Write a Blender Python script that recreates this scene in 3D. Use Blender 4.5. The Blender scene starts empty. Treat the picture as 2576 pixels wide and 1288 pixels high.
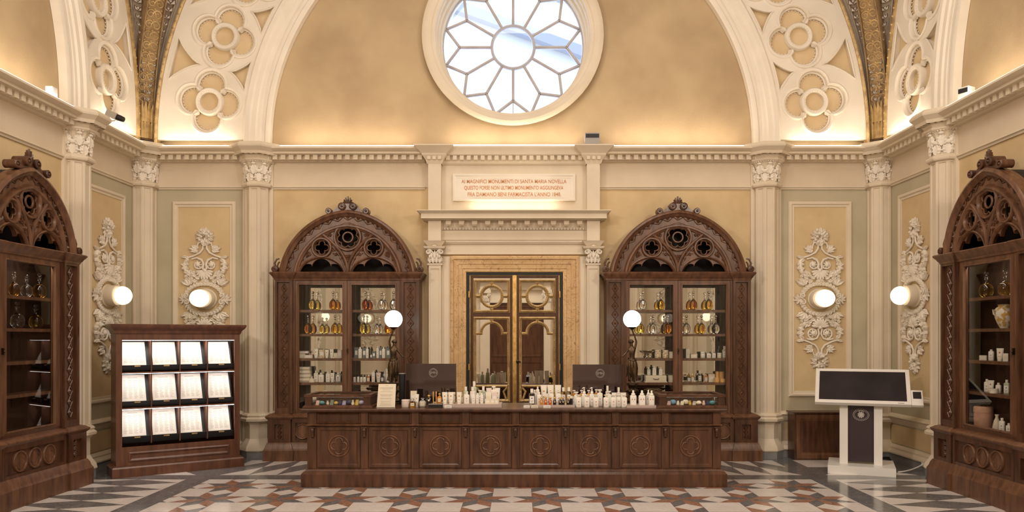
import bpy, math, random
from math import sin, cos, pi, sqrt, radians, atan2
from mathutils import Matrix, Vector
random.seed(7)
S = bpy.context.scene
COL = S.collection
U = 0.005833; F = 1950.0; HZ = 1.75; CX = 21*U; D = F*U; VPX = 1309.0; VPY = 848.0
W = 935*U
def wx(px, y=0.0): return CX + (px-VPX)*(D+y)/F
def wz(py, y=0.0): return HZ - (py-VPY)*(D+y)/F
def zz(py, o=0.0): return HZ + (VPY-py)*(F-o)/F*U      # height of image row at o units in front of back wall
# ------------------------------------------------------------------ materials
def nmat(name):
    m = bpy.data.materials.new(name); m.use_nodes = True
    nt = m.node_tree; b = nt.nodes['Principled BSDF']
    return m, nt, b
def setp(b, **k):
    for a, v in k.items():
        n = a.replace('_', ' ')
        if n in b.inputs: b.inputs[n].default_value = v
def c4(c): return (c[0], c[1], c[2], 1)
def plain(name, c, rough=.5, metal=0, **k):
    m, nt, b = nmat(name); b.inputs['Base Color'].default_value = c4(c)
    setp(b, Roughness=rough, Metallic=metal, **k); return m
def noisy(name, c1, c2, scale=3, rough=.7, bump=0, detail=6, metal=0, stretch=None, lo=.35, hi=.65, bscale=None, spec=None):
    m, nt, b = nmat(name); N = nt.nodes; L = nt.links
    tc = N.new('ShaderNodeTexCoord'); mp = N.new('ShaderNodeMapping'); L.new(tc.outputs['Object'], mp.inputs['Vector'])
    if stretch: mp.inputs['Scale'].default_value = stretch
    t = N.new('ShaderNodeTexNoise'); t.inputs['Scale'].default_value = scale; t.inputs['Detail'].default_value = detail
    L.new(mp.outputs[0], t.inputs['Vector'])
    r = N.new('ShaderNodeValToRGB'); r.color_ramp.elements[0].position = lo; r.color_ramp.elements[1].position = hi
    r.color_ramp.elements[0].color = c4(c1); r.color_ramp.elements[1].color = c4(c2)
    L.new(t.outputs['Fac'], r.inputs['Fac']); L.new(r.outputs[0], b.inputs['Base Color'])
    setp(b, Roughness=rough, Metallic=metal)
    if spec is not None: b.inputs['Specular IOR Level'].default_value = spec
    if bump:
        t2 = N.new('ShaderNodeTexNoise'); t2.inputs['Scale'].default_value = bscale or scale*8; t2.inputs['Detail'].default_value = 4
        L.new(mp.outputs[0], t2.inputs['Vector'])
        bp = N.new('ShaderNodeBump'); bp.inputs['Strength'].default_value = bump; bp.inputs['Distance'].default_value = .01
        L.new(t2.outputs['Fac'], bp.inputs['Height']); L.new(bp.outputs[0], b.inputs['Normal'])
    return m
def marble(name, c1, c2, vein, scale=4, rough=.2, w=.04):
    m, nt, b = nmat(name); N = nt.nodes; L = nt.links
    tc = N.new('ShaderNodeTexCoord')
    t = N.new('ShaderNodeTexNoise'); t.inputs['Scale'].default_value = scale; t.inputs['Detail'].default_value = 8; t.inputs['Distortion'].default_value = 1.5
    L.new(tc.outputs['Object'], t.inputs['Vector'])
    r = N.new('ShaderNodeValToRGB'); r.color_ramp.elements[0].position = .3; r.color_ramp.elements[1].position = .7
    r.color_ramp.elements[0].color = c4(c1); r.color_ramp.elements[1].color = c4(c2)
    L.new(t.outputs['Fac'], r.inputs['Fac'])
    t2 = N.new('ShaderNodeTexNoise'); t2.inputs['Scale'].default_value = scale*1.3; t2.inputs['Detail'].default_value = 5; t2.inputs['Distortion'].default_value = 2.5
    L.new(tc.outputs['Object'], t2.inputs['Vector'])
    r2 = N.new('ShaderNodeValToRGB'); e = r2.color_ramp.elements; e[0].position = .5-w; e[0].color = (0,0,0,1); e[1].position = .5+w; e[1].color = (0,0,0,1)
    x = e.new(.5); x.color = (1,1,1,1)
    L.new(t2.outputs['Fac'], r2.inputs['Fac'])
    mx = N.new('ShaderNodeMixRGB'); L.new(r2.outputs[0], mx.inputs['Fac']); L.new(r.outputs[0], mx.inputs['Color1']); mx.inputs['Color2'].default_value = c4(vein)
    L.new(mx.outputs[0], b.inputs['Base Color']); setp(b, Roughness=rough); return m
def emis(name, c, s):
    m, nt, b = nmat(name); b.inputs['Base Color'].default_value = c4(c)
    b.inputs['Emission Color'].default_value = c4(c); b.inputs['Emission Strength'].default_value = s; return m
def glassm(name, tint=(1,1,1), refl=.04, rough=.0):
    # thin clear pane: transparent with a fresnel gloss
    m, nt, b = nmat(name); N = nt.nodes; L = nt.links; out = N['Material Output']
    tr = N.new('ShaderNodeBsdfTransparent'); tr.inputs[0].default_value = c4(tint)
    gl = N.new('ShaderNodeBsdfGlossy'); gl.inputs['Roughness'].default_value = rough
    lw = N.new('ShaderNodeLayerWeight'); lw.inputs['Blend'].default_value = .5
    pw_ = N.new('ShaderNodeMath'); pw_.operation = 'POWER'; pw_.inputs[1].default_value = 4.5; L.new(lw.outputs['Facing'], pw_.inputs[0])
    ad = N.new('ShaderNodeMath'); ad.operation = 'MULTIPLY_ADD'; ad.inputs[1].default_value = .9; ad.inputs[2].default_value = refl*.8; ad.use_clamp = True
    L.new(pw_.outputs[0], ad.inputs[0])
    mx = N.new('ShaderNodeMixShader'); L.new(ad.outputs[0], mx.inputs[0]); L.new(tr.outputs[0], mx.inputs[1]); L.new(gl.outputs[0], mx.inputs[2])
    L.new(mx.outputs[0], out.inputs['Surface']); return m
def brickm(name, cs, cm): pass
MT = {}
MT['cream'] = noisy('cream_stucco', (.70,.60,.46), (.76,.66,.51), 2, .75, .15, bscale=60)
MT['frieze'] = noisy('frieze_plaster', (.66,.55,.41), (.72,.61,.46), 2, .75, .1, bscale=60)
MT['ochre'] = noisy('ochre_plaster', (.60,.44,.24), (.70,.54,.31), 2.2, .8, .2, bscale=80)
MT['lunette'] = noisy('lunette_plaster', (.43,.31,.18), (.55,.415,.245), 1.1, .85, .2, detail=8, bscale=40)
MT['green'] = noisy('greygreen_plaster', (.47,.415,.285), (.53,.47,.33), 2, .8, .15, bscale=60)
MT['greystone'] = noisy('grey_stone', (.22,.22,.22), (.30,.30,.30), 5, .5)
MT['stucco'] = noisy('white_stucco', (.80,.73,.62), (.86,.79,.68), 3, .7, .1, bscale=50)
MT['stuccofill'] = noisy('stucco_field', (.66,.50,.29), (.74,.58,.36), 2, .8, .1, bscale=60)
MT['gold'] = noisy('aged_gold', (.38,.25,.11), (.62,.44,.20), 9, .42, .35, metal=.4)
MT['goldbright'] = noisy('gilt', (.72,.46,.14), (.95,.70,.30), 14, .28, .2, metal=.9)
MT['golddark'] = noisy('brown_gilt_ground', (.25,.16,.08), (.38,.26,.13), 10, .5, .3, metal=.3)
MT['grisaille'] = noisy('grey_vault_plaster', (.36,.29,.22), (.46,.38,.29), 3, .8)
MT['leafdark'] = plain('dark_painted_leaf', (.13,.10,.085), .8)
MT['leaflight'] = plain('pale_painted_leaf', (.62,.54,.44), .8)
MT['marble_w'] = marble('floor_white_marble', (.70,.65,.62), (.79,.74,.71), (.67,.61,.58), 3, .17)
MT['marble_d'] = marble('floor_grey_marble', (.12,.12,.125), (.18,.18,.185), (.26,.26,.26), 4, .14, .02)
MT['marble_r'] = marble('floor_red_marble', (.25,.115,.075), (.35,.175,.115), (.40,.25,.18), 5, .18)
MT['sienna'] = marble('sienna_marble', (.60,.38,.18), (.74,.52,.28), (.26,.13,.06), 3.2, .3, .013)
def woodm(name, c1, c2, rough=.3, scale=3, st=(6,6,.9)):
    m = noisy(name, c1, c2, scale, rough, .12, stretch=st, detail=8, lo=.3, hi=.7, bscale=12); return m
MT['wood'] = woodm('walnut_wood', (.046,.018,.009), (.125,.054,.027), .28)
MT['woodh'] = woodm('walnut_wood_light', (.080,.034,.017), (.19,.088,.043), .36)
MT['woodd'] = woodm('walnut_wood_dark', (.035,.015,.008), (.085,.036,.018), .3)
MT['woodi'] = plain('cabinet_inside_dark_wood', (.045,.024,.014), .5)
MT['rackwood'] = woodm('mahogany_wood', (.085,.032,.018), (.16,.066,.036), .3)
MT['doorwood'] = woodm('dark_door_wood', (.06,.024,.012), (.13,.055,.028), .3)
MT['hooddark'] = plain('shaded_hood_wood', (.010,.006,.004), .7)  # near-black wood puts the shade of the arch openings into the colour
MT['mirror'] = plain('mirror_glass', (.80,.80,.78), .015, 1.0)
MT['pane'] = glassm('clear_pane', (.97,.97,.96), .05)
MT['winpane'] = glassm('old_window_pane', (.95,.97,1.0), .04)
MT['black'] = plain('black_matte', (.01,.01,.011), .5)
MT['blackgloss'] = plain('black_gloss_panel', (.16,.13,.15), .05, 1.0)
MT['bronze'] = noisy('dark_bronze', (.05,.033,.02), (.12,.08,.045), 12, .32, .3, metal=.85)
MT['white'] = plain('white_plastic', (.80,.78,.74), .35)
MT['kiosk'] = plain('white_lacquer', (.82,.79,.74), .3)
MT['paper'] = plain('white_paper', (.86,.84,.80), .7)
MT['ink'] = plain('grey_print', (.58,.54,.49), .8)
MT['inkdark'] = plain('dark_print', (.08,.06,.06), .7)
MT['redink'] = plain('inscription_orange', (.55,.22,.07), .6)
MT['led'] = emis('led_strip', (1,.88,.70), 5)
MT['ledw'] = emis('led_strip_white', (1,.93,.88), 5)
MT['globe'] = emis('lit_globe_glass', (1,.92,.80), 7)
MT['bulb'] = emis('lit_bulb_glass', (1,.88,.66), 1.2)
MT['metalgrey'] = plain('grey_metal', (.45,.43,.40), .35, .6)
MT['grey'] = plain('grey_plastic', (.35,.33,.31), .45)
# ------------------------------------------------------------------ mesh builder
class MB:
    cnt = 0
    def __init__(s, T=None):
        s.v = []; s.f = []; s.m = []; s.T = T; s.mi = 0
    def add(s, vs, fs, mi=None):
        n = len(s.v)
        if s.T is not None: vs = [tuple(s.T @ Vector(v)) for v in vs]
        s.v += [tuple(v) for v in vs]; s.f += [tuple(i+n for i in f) for f in fs]
        s.m += [s.mi if mi is None else mi]*len(fs); return s
    def box(s, x0, x1, y0, y1, z0, z1, mi=None):
        if x0 > x1: x0, x1 = x1, x0
        if y0 > y1: y0, y1 = y1, y0
        if z0 > z1: z0, z1 = z1, z0
        MB.cnt = (MB.cnt+1) % 13; e = MB.cnt*2.2e-5; x0 -= e; x1 += e; y0 -= e; y1 += e; z0 -= e; z1 += e
        return s.add([(x0,y0,z0),(x1,y0,z0),(x1,y1,z0),(x0,y1,z0),(x0,y0,z1),(x1,y0,z1),(x1,y1,z1),(x0,y1,z1)],
            [(0,3,2,1),(4,5,6,7),(0,1,5,4),(1,2,6,5),(2,3,7,6),(3,0,4,7)], mi)
    def prism(s, poly, y0, y1, mi=None):
        """polygon in the xz plane extruded from y0 to y1 (convex or n-gon)"""
        n = len(poly); vs = [(p[0],y0,p[1]) for p in poly]+[(p[0],y1,p[1]) for p in poly]
        fs = [tuple(range(n)), tuple(range(2*n-1,n-1,-1))]+[(i,i+n,(i+1)%n+n,(i+1)%n) for i in range(n)]
        return s.add(vs, fs, mi)
    def prismz(s, poly, z0, z1, mi=None):
        n = len(poly); vs = [(p[0],p[1],z0) for p in poly]+[(p[0],p[1],z1) for p in poly]
        fs = [tuple(range(n-1,-1,-1)), tuple(range(n,2*n))]+[(i,(i+1)%n,(i+1)%n+n,i+n) for i in range(n)]
        return s.add(vs, fs, mi)
    def lathe(s, prof, n=24, c=(0,0,0), rot=0, a0=0, a1=2*pi, sx=1, sy=1, mi=None):
        full = abs(a1-a0-2*pi) < 1e-6; k = n if full else n+1; vs = []; fs = []
        for r, z in prof:
            for i in range(k):
                a = a0+(a1-a0)*i/n+rot; vs.append((c[0]+r*cos(a)*sx, c[1]+r*sin(a)*sy, c[2]+z))
        for j in range(len(prof)-1):
            for i in range(n):
                i2 = (i+1)%k; fs.append((j*k+i, j*k+i2, (j+1)*k+i2, (j+1)*k+i))
        if prof[0][0] > 1e-6 and full: fs.append(tuple(range(k-1,-1,-1)))
        if prof[-1][0] > 1e-6 and full: fs.append(tuple(range((len(prof)-1)*k, len(prof)*k)))
        return s.add(vs, fs, mi)
    def tube(s, path, r, n=8, cap=True, closed=False, mi=None, flat=None):
        """round tube along points; r number or list"""
        P = [Vector(p) for p in path]; m = len(P); R = r if isinstance(r, (list,tuple)) else [r]*m
        vs = []; fs = []; up = None
        for i in range(m):
            if closed: t = P[(i+1)%m]-P[(i-1)%m]
            else: t = P[min(i+1,m-1)]-P[max(i-1,0)]
            if t.length < 1e-9: t = Vector((0,0,1))
            t.normalize()
            if up is None:
                up = Vector((0,0,1)) if abs(t.z) < .9 else Vector((0,1,0))
                if flat: up = Vector(flat)
            b = t.cross(up)
            if b.length < 1e-6: b = t.cross(Vector((1,0,0)))
            b.normalize(); up2 = b.cross(t).normalized()
            if not flat: up = up2
            for k in range(n):
                a = 2*pi*k/n; vs.append(P[i]+(b*cos(a)+up2*sin(a))*R[i])
        for i in range(m if closed else m-1):
            i2 = (i+1)%m
            for k in range(n): fs.append((i*n+k, i*n+(k+1)%n, i2*n+(k+1)%n, i2*n+k))
        if cap and not closed: fs += [tuple(range(n-1,-1,-1)), tuple(range((m-1)*n, m*n))]
        return s.add([tuple(v) for v in vs], fs, mi)
    def mould(s, prof, path, closed=False, mi=None, ends=True):
        """profile [(out,z)] along a plan path [(x,y)]; out goes to the RIGHT of travel; mitred"""
        m = len(path); k = len(prof); vs = []; fs = []
        P = [Vector((p[0],p[1])) for p in path]
        for i in range(m):
            a = P[i]-P[i-1] if (i > 0 or closed) else P[1]-P[0]
            b = P[(i+1)%m]-P[i] if (i < m-1 or closed) else a
            a.normalize(); b.normalize(); na = Vector((a.y,-a.x)); nb = Vector((b.y,-b.x))
            nn = na+nb
            if nn.length < 1e-6: nn = na.copy()
            nn.normalize(); sc = 1/max(.25, nn.dot(na))
            for o, z in prof: vs.append((P[i].x+nn.x*o*sc, P[i].y+nn.y*o*sc, z))
        for i in range(m if closed else m-1):
            i2 = (i+1)%m
            for j in range(k-1): fs.append((i*k+j, i2*k+j, i2*k+j+1, i*k+j+1))
        if ends and not closed:
            fs += [tuple(range(k)), tuple(range((m-1)*k+k-1, (m-1)*k-1, -1))]
        return s.add(vs, fs, mi)
    def mouldv(s, prof, path, closed=True, y=0, mi=None):
        """profile [(in_plane_offset, out)] along a path in the xz plane (left of travel is positive offset), out is -y from y"""
        m = len(path); k = len(prof); vs = []; fs = []
        P = [Vector((p[0],p[1])) for p in path]
        for i in range(m):
            a = P[i]-P[i-1] if (i > 0 or closed) else P[1]-P[0]
            b = P[(i+1)%m]-P[i] if (i < m-1 or closed) else a
            if a.length < 1e-9: a = b.copy()
            if b.length < 1e-9: b = a.copy()
            a.normalize(); b.normalize(); na = Vector((-a.y,a.x)); nb = Vector((-b.y,b.x)); nn = na+nb
            if nn.length < 1e-6: nn = na.copy()
            nn.normalize(); sc = 1/max(.35, nn.dot(na))
            for o, q in prof: vs.append((P[i].x+nn.x*o*sc, y-q, P[i].y+nn.y*o*sc))
        for i in range(m if closed else m-1):
            i2 = (i+1)%m
            for j in range(k-1): fs.append((i*k+j, i2*k+j, i2*k+j+1, i*k+j+1))
        if not closed: fs += [tuple(range(k)), tuple(range((m-1)*k+k-1, (m-1)*k-1, -1))]
        return s.add(vs, fs, mi)
    def ball(s, c, r, n=10, m=8, sx=1, sy=1, sz=1, mi=None):
        pr = [(max(1e-7, r*sin(pi*j/m)), -r*cos(pi*j/m)*sz) for j in range(m+1)]
        return s.lathe(pr, n, c, sx=sx, sy=sy, mi=mi)
    def leaf(s, c, ang, L, wd, h, y=0, lobes=5, mi=None):
        """lobed leaf relief in xz plane at y, pointing along angle ang from base c; raised h toward -y"""
        n = 4*lobes; pts = []
        half = []
        for i in range(n+1):
            t = i/n; env = sin(pi*min(1, t*1.02)**.8)*.5
            w = wd*env*(.72+.28*abs(sin(pi*lobes*t)))*1.15
            half.append((t*L, w))
        vs = []; fs = []; ca, sa = cos(ang), sin(ang)
        for i, (a, w) in enumerate(half):
            rid = h*(.55+.45*sin(pi*i/n))
            for q, yy in ((w, 0), (w*.5, -rid), (0, -rid*.6), (-w*.5, -rid), (-w, 0)):
                vs.append((c[0]+a*ca-q*sa, y+yy, c[1]+a*sa+q*ca))
        for i in range(n):
            for k in range(4): fs.append((i*5+k, i*5+k+1, (i+1)*5+k+1, (i+1)*5+k))
        return s.add(vs, fs, mi)
    def build(s, name, mats, parent=None, loc=None, rz=None, smooth=40, flip=False):
        me = bpy.data.meshes.new(name); me.from_pydata(s.v, [], s.f)
        if not isinstance(mats, (list,tuple)): mats = [mats]
        for m in mats: me.materials.append(MT[m] if isinstance(m, str) else m)
        if any(s.m): me.polygons.foreach_set('material_index', s.m)
        if smooth:
            me.polygons.foreach_set('use_smooth', [True]*len(me.polygons))
            try: me.set_sharp_from_angle(angle=radians(smooth))
            except Exception: pass
        me.update()
        o = bpy.data.objects.new(name, me); COL.objects.link(o)
        if parent: o.parent = parent
        if loc is not None: o.location = loc
        if rz is not None: o.rotation_euler = (0,0,rz)
        return o
def fix_normals(o):
    import bmesh
    bm = bmesh.new(); bm.from_mesh(o.data); bmesh.ops.recalc_face_normals(bm, faces=bm.faces); bm.to_mesh(o.data); bm.free(); return o
def plate(name, outlines, depth, mat, parent=None, y=0, bevel=0, loc=None, rz=None, smooth=35):
    """filled 2D shapes with holes in the xz plane, front face at y, thickness depth going to +y"""
    cu = bpy.data.curves.new(name, 'CURVE'); cu.dimensions = '2D'; cu.fill_mode = 'BOTH'; cu.extrude = max(1e-5, depth/2-bevel); cu.bevel_depth = bevel; cu.bevel_resolution = 0
    if bevel: cu.offset = -bevel
    for pl in outlines:
        sp = cu.splines.new('POLY'); sp.points.add(len(pl)-1); sp.use_cyclic_u = True
        for i, p in enumerate(pl): sp.points[i].co = (p[0], p[1], 0, 1)
    o = bpy.data.objects.new(name+'_tmp', cu); COL.objects.link(o)
    dg = bpy.context.evaluated_depsgraph_get(); me = bpy.data.meshes.new_from_object(o.evaluated_get(dg))
    bpy.data.objects.remove(o); bpy.data.curves.remove(cu)
    R = Matrix.Translation((0, y+depth/2, 0)) @ Matrix.Rotation(pi/2, 4, 'X')
    me.transform(R); me.materials.clear(); me.materials.append(MT[mat] if isinstance(mat, str) else mat); me.name = name
    for p in me.polygons: p.material_index = 0; p.use_smooth = True
    try: me.set_sharp_from_angle(angle=radians(smooth))
    except Exception: pass
    q = bpy.data.objects.new(name, me); COL.objects.link(q)
    if parent: q.parent = parent
    if loc is not None: q.location = loc
    if rz is not None: q.rotation_euler = (0,0,rz)
    return q
def text_mesh(name, s, size, mat, parent=None, loc=(0,0,0), rot=(pi/2,0,0), align='CENTER', depth=.002, width=None, space=1.0, bold=0):
    cu = bpy.data.curves.new(name, 'FONT'); cu.body = s; cu.size = size; cu.align_x = align; cu.align_y = 'CENTER'; cu.extrude = depth; cu.space_character = space; cu.offset = bold
    o = bpy.data.objects.new(name+'_tmp', cu); COL.objects.link(o)
    dg = bpy.context.evaluated_depsgraph_get(); me = bpy.data.meshes.new_from_object(o.evaluated_get(dg))
    bpy.data.objects.remove(o); me.materials.clear(); me.materials.append(MT[mat]); me.name = name
    if width and len(me.vertices):
        xs = [v.co.x for v in me.vertices]; k = width/(max(xs)-min(xs)); mid = (max(xs)+min(xs))/2
        for v in me.vertices: v.co.x = (v.co.x-mid)*k
    q = bpy.data.objects.new(name, me); COL.objects.link(q); q.location = loc; q.rotation_euler = rot
    if parent: q.parent = parent
    return q
def thing(name, label, cat, loc=(0,0,0), rz=0, group=None):
    o = bpy.data.objects.new(name, None); COL.objects.link(o); o.location = loc; o.rotation_euler = (0,0,rz); o.empty_display_size = .1
    o['label'] = label; o['category'] = cat
    if group: o['group'] = group
    return o
def tag(o, label, cat, group=None):
    o['label'] = label; o['category'] = cat
    if group: o['group'] = group
    return o
def st(o): o['kind'] = 'structure'; return o
KIDS = {}
def kids(o): return [c for c in bpy.data.objects if c.parent == o]
def dup(root, loc=None, rz=None, label=None, group=None, chs=None):
    def cp(o, par):
        c = o.copy(); COL.objects.link(c)
        if par: c.parent = par
        for k in chs_of(o): cp(k, c)
        return c
    r = cp(root, None)
    if loc is not None: r.location = loc
    if rz is not None: r.rotation_euler = (0,0,rz)
    if label: r['label'] = label
    if group: r['group'] = group
    return r
_cc = {}
def chs_of(o):
    if o.name not in _cc: _cc[o.name] = [c for c in COL.objects if c.parent == o]
    return _cc[o.name]
def circ(cx, cz, r, n=48, a0=0, a1=2*pi):
    full = abs(a1-a0-2*pi) < 1e-6
    return [(cx+r*cos(a0+(a1-a0)*i/(n if full else n-1)), cz+r*sin(a0+(a1-a0)*i/(n if full else n-1))) for i in range(n)]
def foil(cx, cz, R, lobes, rl=None, n=10, rot=pi/2):
    """outline of a multifoil: lobes circles of radius rl whose centres sit at R-rl"""
    if rl is None: rl = R*.42
    rc = R-rl; pts = []; h = pi/lobes
    # intersection of neighbouring lobes
    q = rc*cos(h); y = rc*sin(h); 
    k = rl*rl-y*y; ri = q-(-1)*0 if k <= 0 else q
    x = q+sqrt(max(0, k)) if k > 0 else q    # outer crossing point on the bisector
    for L in range(lobes):
        a = rot+2*pi*L/lobes; c0 = (cx+rc*cos(a), cz+rc*sin(a))
        p1 = (cx+x*cos(a-h), cz+x*sin(a-h)); p2 = (cx+x*cos(a+h), cz+x*sin(a+h))
        t1 = atan2(p1[1]-c0[1], p1[0]-c0[0]); t2 = atan2(p2[1]-c0[1], p2[0]-c0[0])
        while t2 < t1: t2 += 2*pi
        for i in range(n): 
            t = t1+(t2-t1)*i/n; pts.append((c0[0]+rl*cos(t), c0[1]+rl*sin(t)))
    return pts
# ================================================================== camera
cam = bpy.data.cameras.new('camera'); co = bpy.data.objects.new('camera', cam); COL.objects.link(co)
co.location = (CX, -D, HZ); co.rotation_euler = (pi/2, 0, 0); cam.sensor_width = 36; cam.lens = F/2576*36
cam.shift_x = -(VPX-1288)/2576; cam.shift_y = (VPY-644)/2576; cam.clip_start = .05
S.camera = co
S.view_settings.view_transform = 'Standard'; S.view_settings.look = 'None'; S.view_settings.gamma = 1; S.view_settings.use_curve_mapping = False
S.view_settings.exposure = 0.2
S.cycles.use_denoising = True
S.cycles.max_bounces = 10; S.cycles.diffuse_bounces = 4; S.cycles.glossy_bounces = 5; S.cycles.transmission_bounces = 8; S.cycles.transparent_max_bounces = 16
S.cycles.caustics_reflective = False; S.cycles.caustics_refractive = False; S.cycles.sample_clamp_indirect = 6
# ================================================================== floor
RY = -12.3
def clip(poly, x0, x1, y0, y1):
    def cl(P, f, g):
        out = []
        for i in range(len(P)):
            a, b = P[i-1], P[i]; fa, fb = f(a), f(b)
            if fb >= -1e-9:
                if fa < -1e-9: out.append(g(a, b, fa, fb))
                out.append(b)
            elif fa >= -1e-9: out.append(g(a, b, fa, fb))
        return out
    g = lambda a, b, fa, fb: (a[0]+(b[0]-a[0])*fa/(fa-fb), a[1]+(b[1]-a[1])*fa/(fa-fb))
    for f in (lambda p: p[0]-x0, lambda p: x1-p[0], lambda p: p[1]-y0, lambda p: y1-p[1]):
        if len(poly) < 3: return []
        poly = cl(poly, f, g)
    return poly
def build_floor():
    b = MB(); WH, DK, RD = 0, 1, 2
    def put(poly, mi, box):
        p = clip([(x*U, y*U) for x, y in poly], *[q*U for q in box])
        if len(p) >= 3:
            ar = sum(p[i-1][0]*p[i][1]-p[i][0]*p[i-1][1] for i in range(len(p)))
            if abs(ar) < 1e-7: return
            if ar < 0: p = p[::-1]
            b.add([(x, y, 0) for x, y in p], [tuple(range(len(p)))], mi)
    Y0 = RY/U-40; XI, XO, XW = 634, 684, 935
    yb0, yb1 = -316, -264                               # dark band across, in front of the back border
    field = (-XI, XI, Y0, yb0)
    Lx = 125.3; Ly = 129.0; ox = 5.5+Lx/2; oy = -388
    nx = range(-7, 8); ny = range(-16, 2)
    sx = Lx/3.41421; sy = Ly/3.41421
    for i in nx:
        for j in ny:
            X = ox+i*Lx; Y = oy+j*Ly
            def pt(r, a): return (X+r*cos(a)*sx, Y+r*sin(a)*sy)
            for k in range(8):
                a = pi/4*k
                put([(X,Y), pt(1,a), pt(1.84776,a+pi/8), pt(1,a+pi/4)], RD if k % 2 == 0 else DK, field)
            put([(X+sx,Y),(X+1.7071*sx,Y+.7071*sy),(X+2.4142*sx,Y),(X+1.7071*sx,Y-.7071*sy)], WH, field)
            put([(X,Y+sy),(X+.7071*sx,Y+1.7071*sy),(X,Y+2.4142*sy),(X-.7071*sx,Y+1.7071*sy)], WH, field)
            put([(X+.7071*sx,Y+.7071*sy),(X+2.7071*sx,Y+.7071*sy),(X+2.7071*sx,Y+2.7071*sy),(X+.7071*sx,Y+2.7071*sy)], WH, field)
    for s_ in (-1, 1):
        a, c = sorted((s_*XI, s_*XO)); put([(a,Y0),(c,Y0),(c,-30),(a,-30)], DK, (a,c,Y0,-30))
        # side zone with lozenges
        x0, x1 = sorted((s_*XO, s_*885)); xm = (x0+x1)/2
        zone = (x0, x1, Y0, yb0)
        y = -352
        while y > Y0-80:
            h = 35.2
            put([(x0,y),(xm,y-h),(x1,y),(xm,y+h)], DK, zone)
            put([(x0,y),(xm,y+h),(x1,y),(x1,y+2*h),(xm,y+h),(x0,y+2*h)][:3], DK, (0,0,0,0))
            put([(x0,y),(x0,y+2*h),(xm,y+h)], WH, zone); put([(x1,y),(x1,y+2*h),(xm,y+h)], WH, zone)
            y -= 2*h
        put([(x0,-352+35.2),(x1,-352+35.2),(x1,yb0),(x0,yb0)], WH, zone)
        put([(x0,-352+70.4),(x1,-352+70.4),(x1,yb0),(x0,yb0)], WH, zone)
        put([(x0,yb1),(x1,yb1),(x1,yb0),(x0,yb0)], DK, (x0,x1,yb0,yb1))
        # corner square
        cb = (x0, x1, yb1, -60); ym = (yb1-60)/2
        put([(x0,yb1),(x1,yb1),(xm,ym)], WH, cb); put([(x0,-60),(x1,-60),(xm,ym)], WH, cb)
        put([(x0,yb1),(x0,ym),(xm,ym)], DK, cb); put([(x0,-60),(x0,ym),(xm,ym)], WH, cb)
        put([(x1,yb1),(x1,ym),(xm,ym)], DK, cb); put([(x1,-60),(x1,ym),(xm,ym)], WH, cb)
        e0, e1 = sorted((s_*885, s_*XW)); put([(e0,Y0),(e1,Y0),(e1,0),(e0,0)], DK, (e0,e1,Y0,0))
        put([(x0,-60),(x1,-60),(x1,0),(x0,0)], DK, (x0,x1,-60,0))
        put([(x0 if s_>0 else x0,0),(x0,0),(x1,0)], DK, (0,0,0,0))
        put([(min(s_*XI,s_*XO),-30),(max(s_*XI,s_*XO),-30),(max(s_*XI,s_*XO),0),(min(s_*XI,s_*XO),0)], DK, (min(s_*XI,s_*XO),max(s_*XI,s_*XO),-30,0))
    put([(-XI,yb0),(XI,yb0),(XI,yb1),(-XI,yb1)], DK, (-XI,XI,yb0,yb1))
    top = -60; h = top-yb1; n = 10
    for s_ in (-1, 1):
        for k in range(11):
            xa, xb = XI-k*62, XI-(k+1)*62
            if s_ < 0:
                xa, xb = -xa, -xb; 
            # diagonal grey bar, white triangles
            bx = (min(0,s_*XI), max(0,s_*XI), yb1, top)
            put([(xa,yb1),(xb,yb1+h/2),(xb,top),(xa,yb1+h/2)], DK, bx)
            put([(xa,yb1),(xb,yb1),(xb,yb1+h/2)], WH, bx)
            put([(xa,yb1+h/2),(xb,top),(xa,top)], WH, bx)
    put([(-XI,top),(XI,top),(XI,0),(-XI,0)], DK, (-XI,XI,top,0))
    b.add([(-1,0,0),(1,0,0),(1,.3,0),(-1,.3,0)], [(0,1,2,3)], DK)
    o = b.build('floor', ['marble_w','marble_d','marble_r'], smooth=0); st(o)
    # slab under the paving
    return o
build_floor()
# ================================================================== walls below the cornice (local frame: x along wall, -y into room)
BACK = ((0,0,0), 0); LEFT = ((-W,-W,0), pi/2); RIGHT = ((W,-W,0), -pi/2)
ZC = zz(366, 45)          # top of cornice
ZS = zz(355)              # springing of arches
CC = 637*U                # column centre
PC = 6*U                  # octagon centre stands off the wall
def put(o, fr): o.location = fr[0]; o.rotation_euler = (0,0,fr[1]); return o
def inst(o, fr):
    c = o.copy(); COL.objects.link(c); return put(c, fr)
ZF0, ZF1 = zz(472), zz(408)
PXA, PXB = 1133.5, 1456.5
def rect(x0, x1, z0, z1): return [(x0,z0),(x1,z0),(x1,z1),(x0,z1)]
xd0, xd1 = wx(1171), wx(1418); zd1 = zz(683)
WXC, WZC, WR = 2*U, HZ+758*U, 197*U
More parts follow.
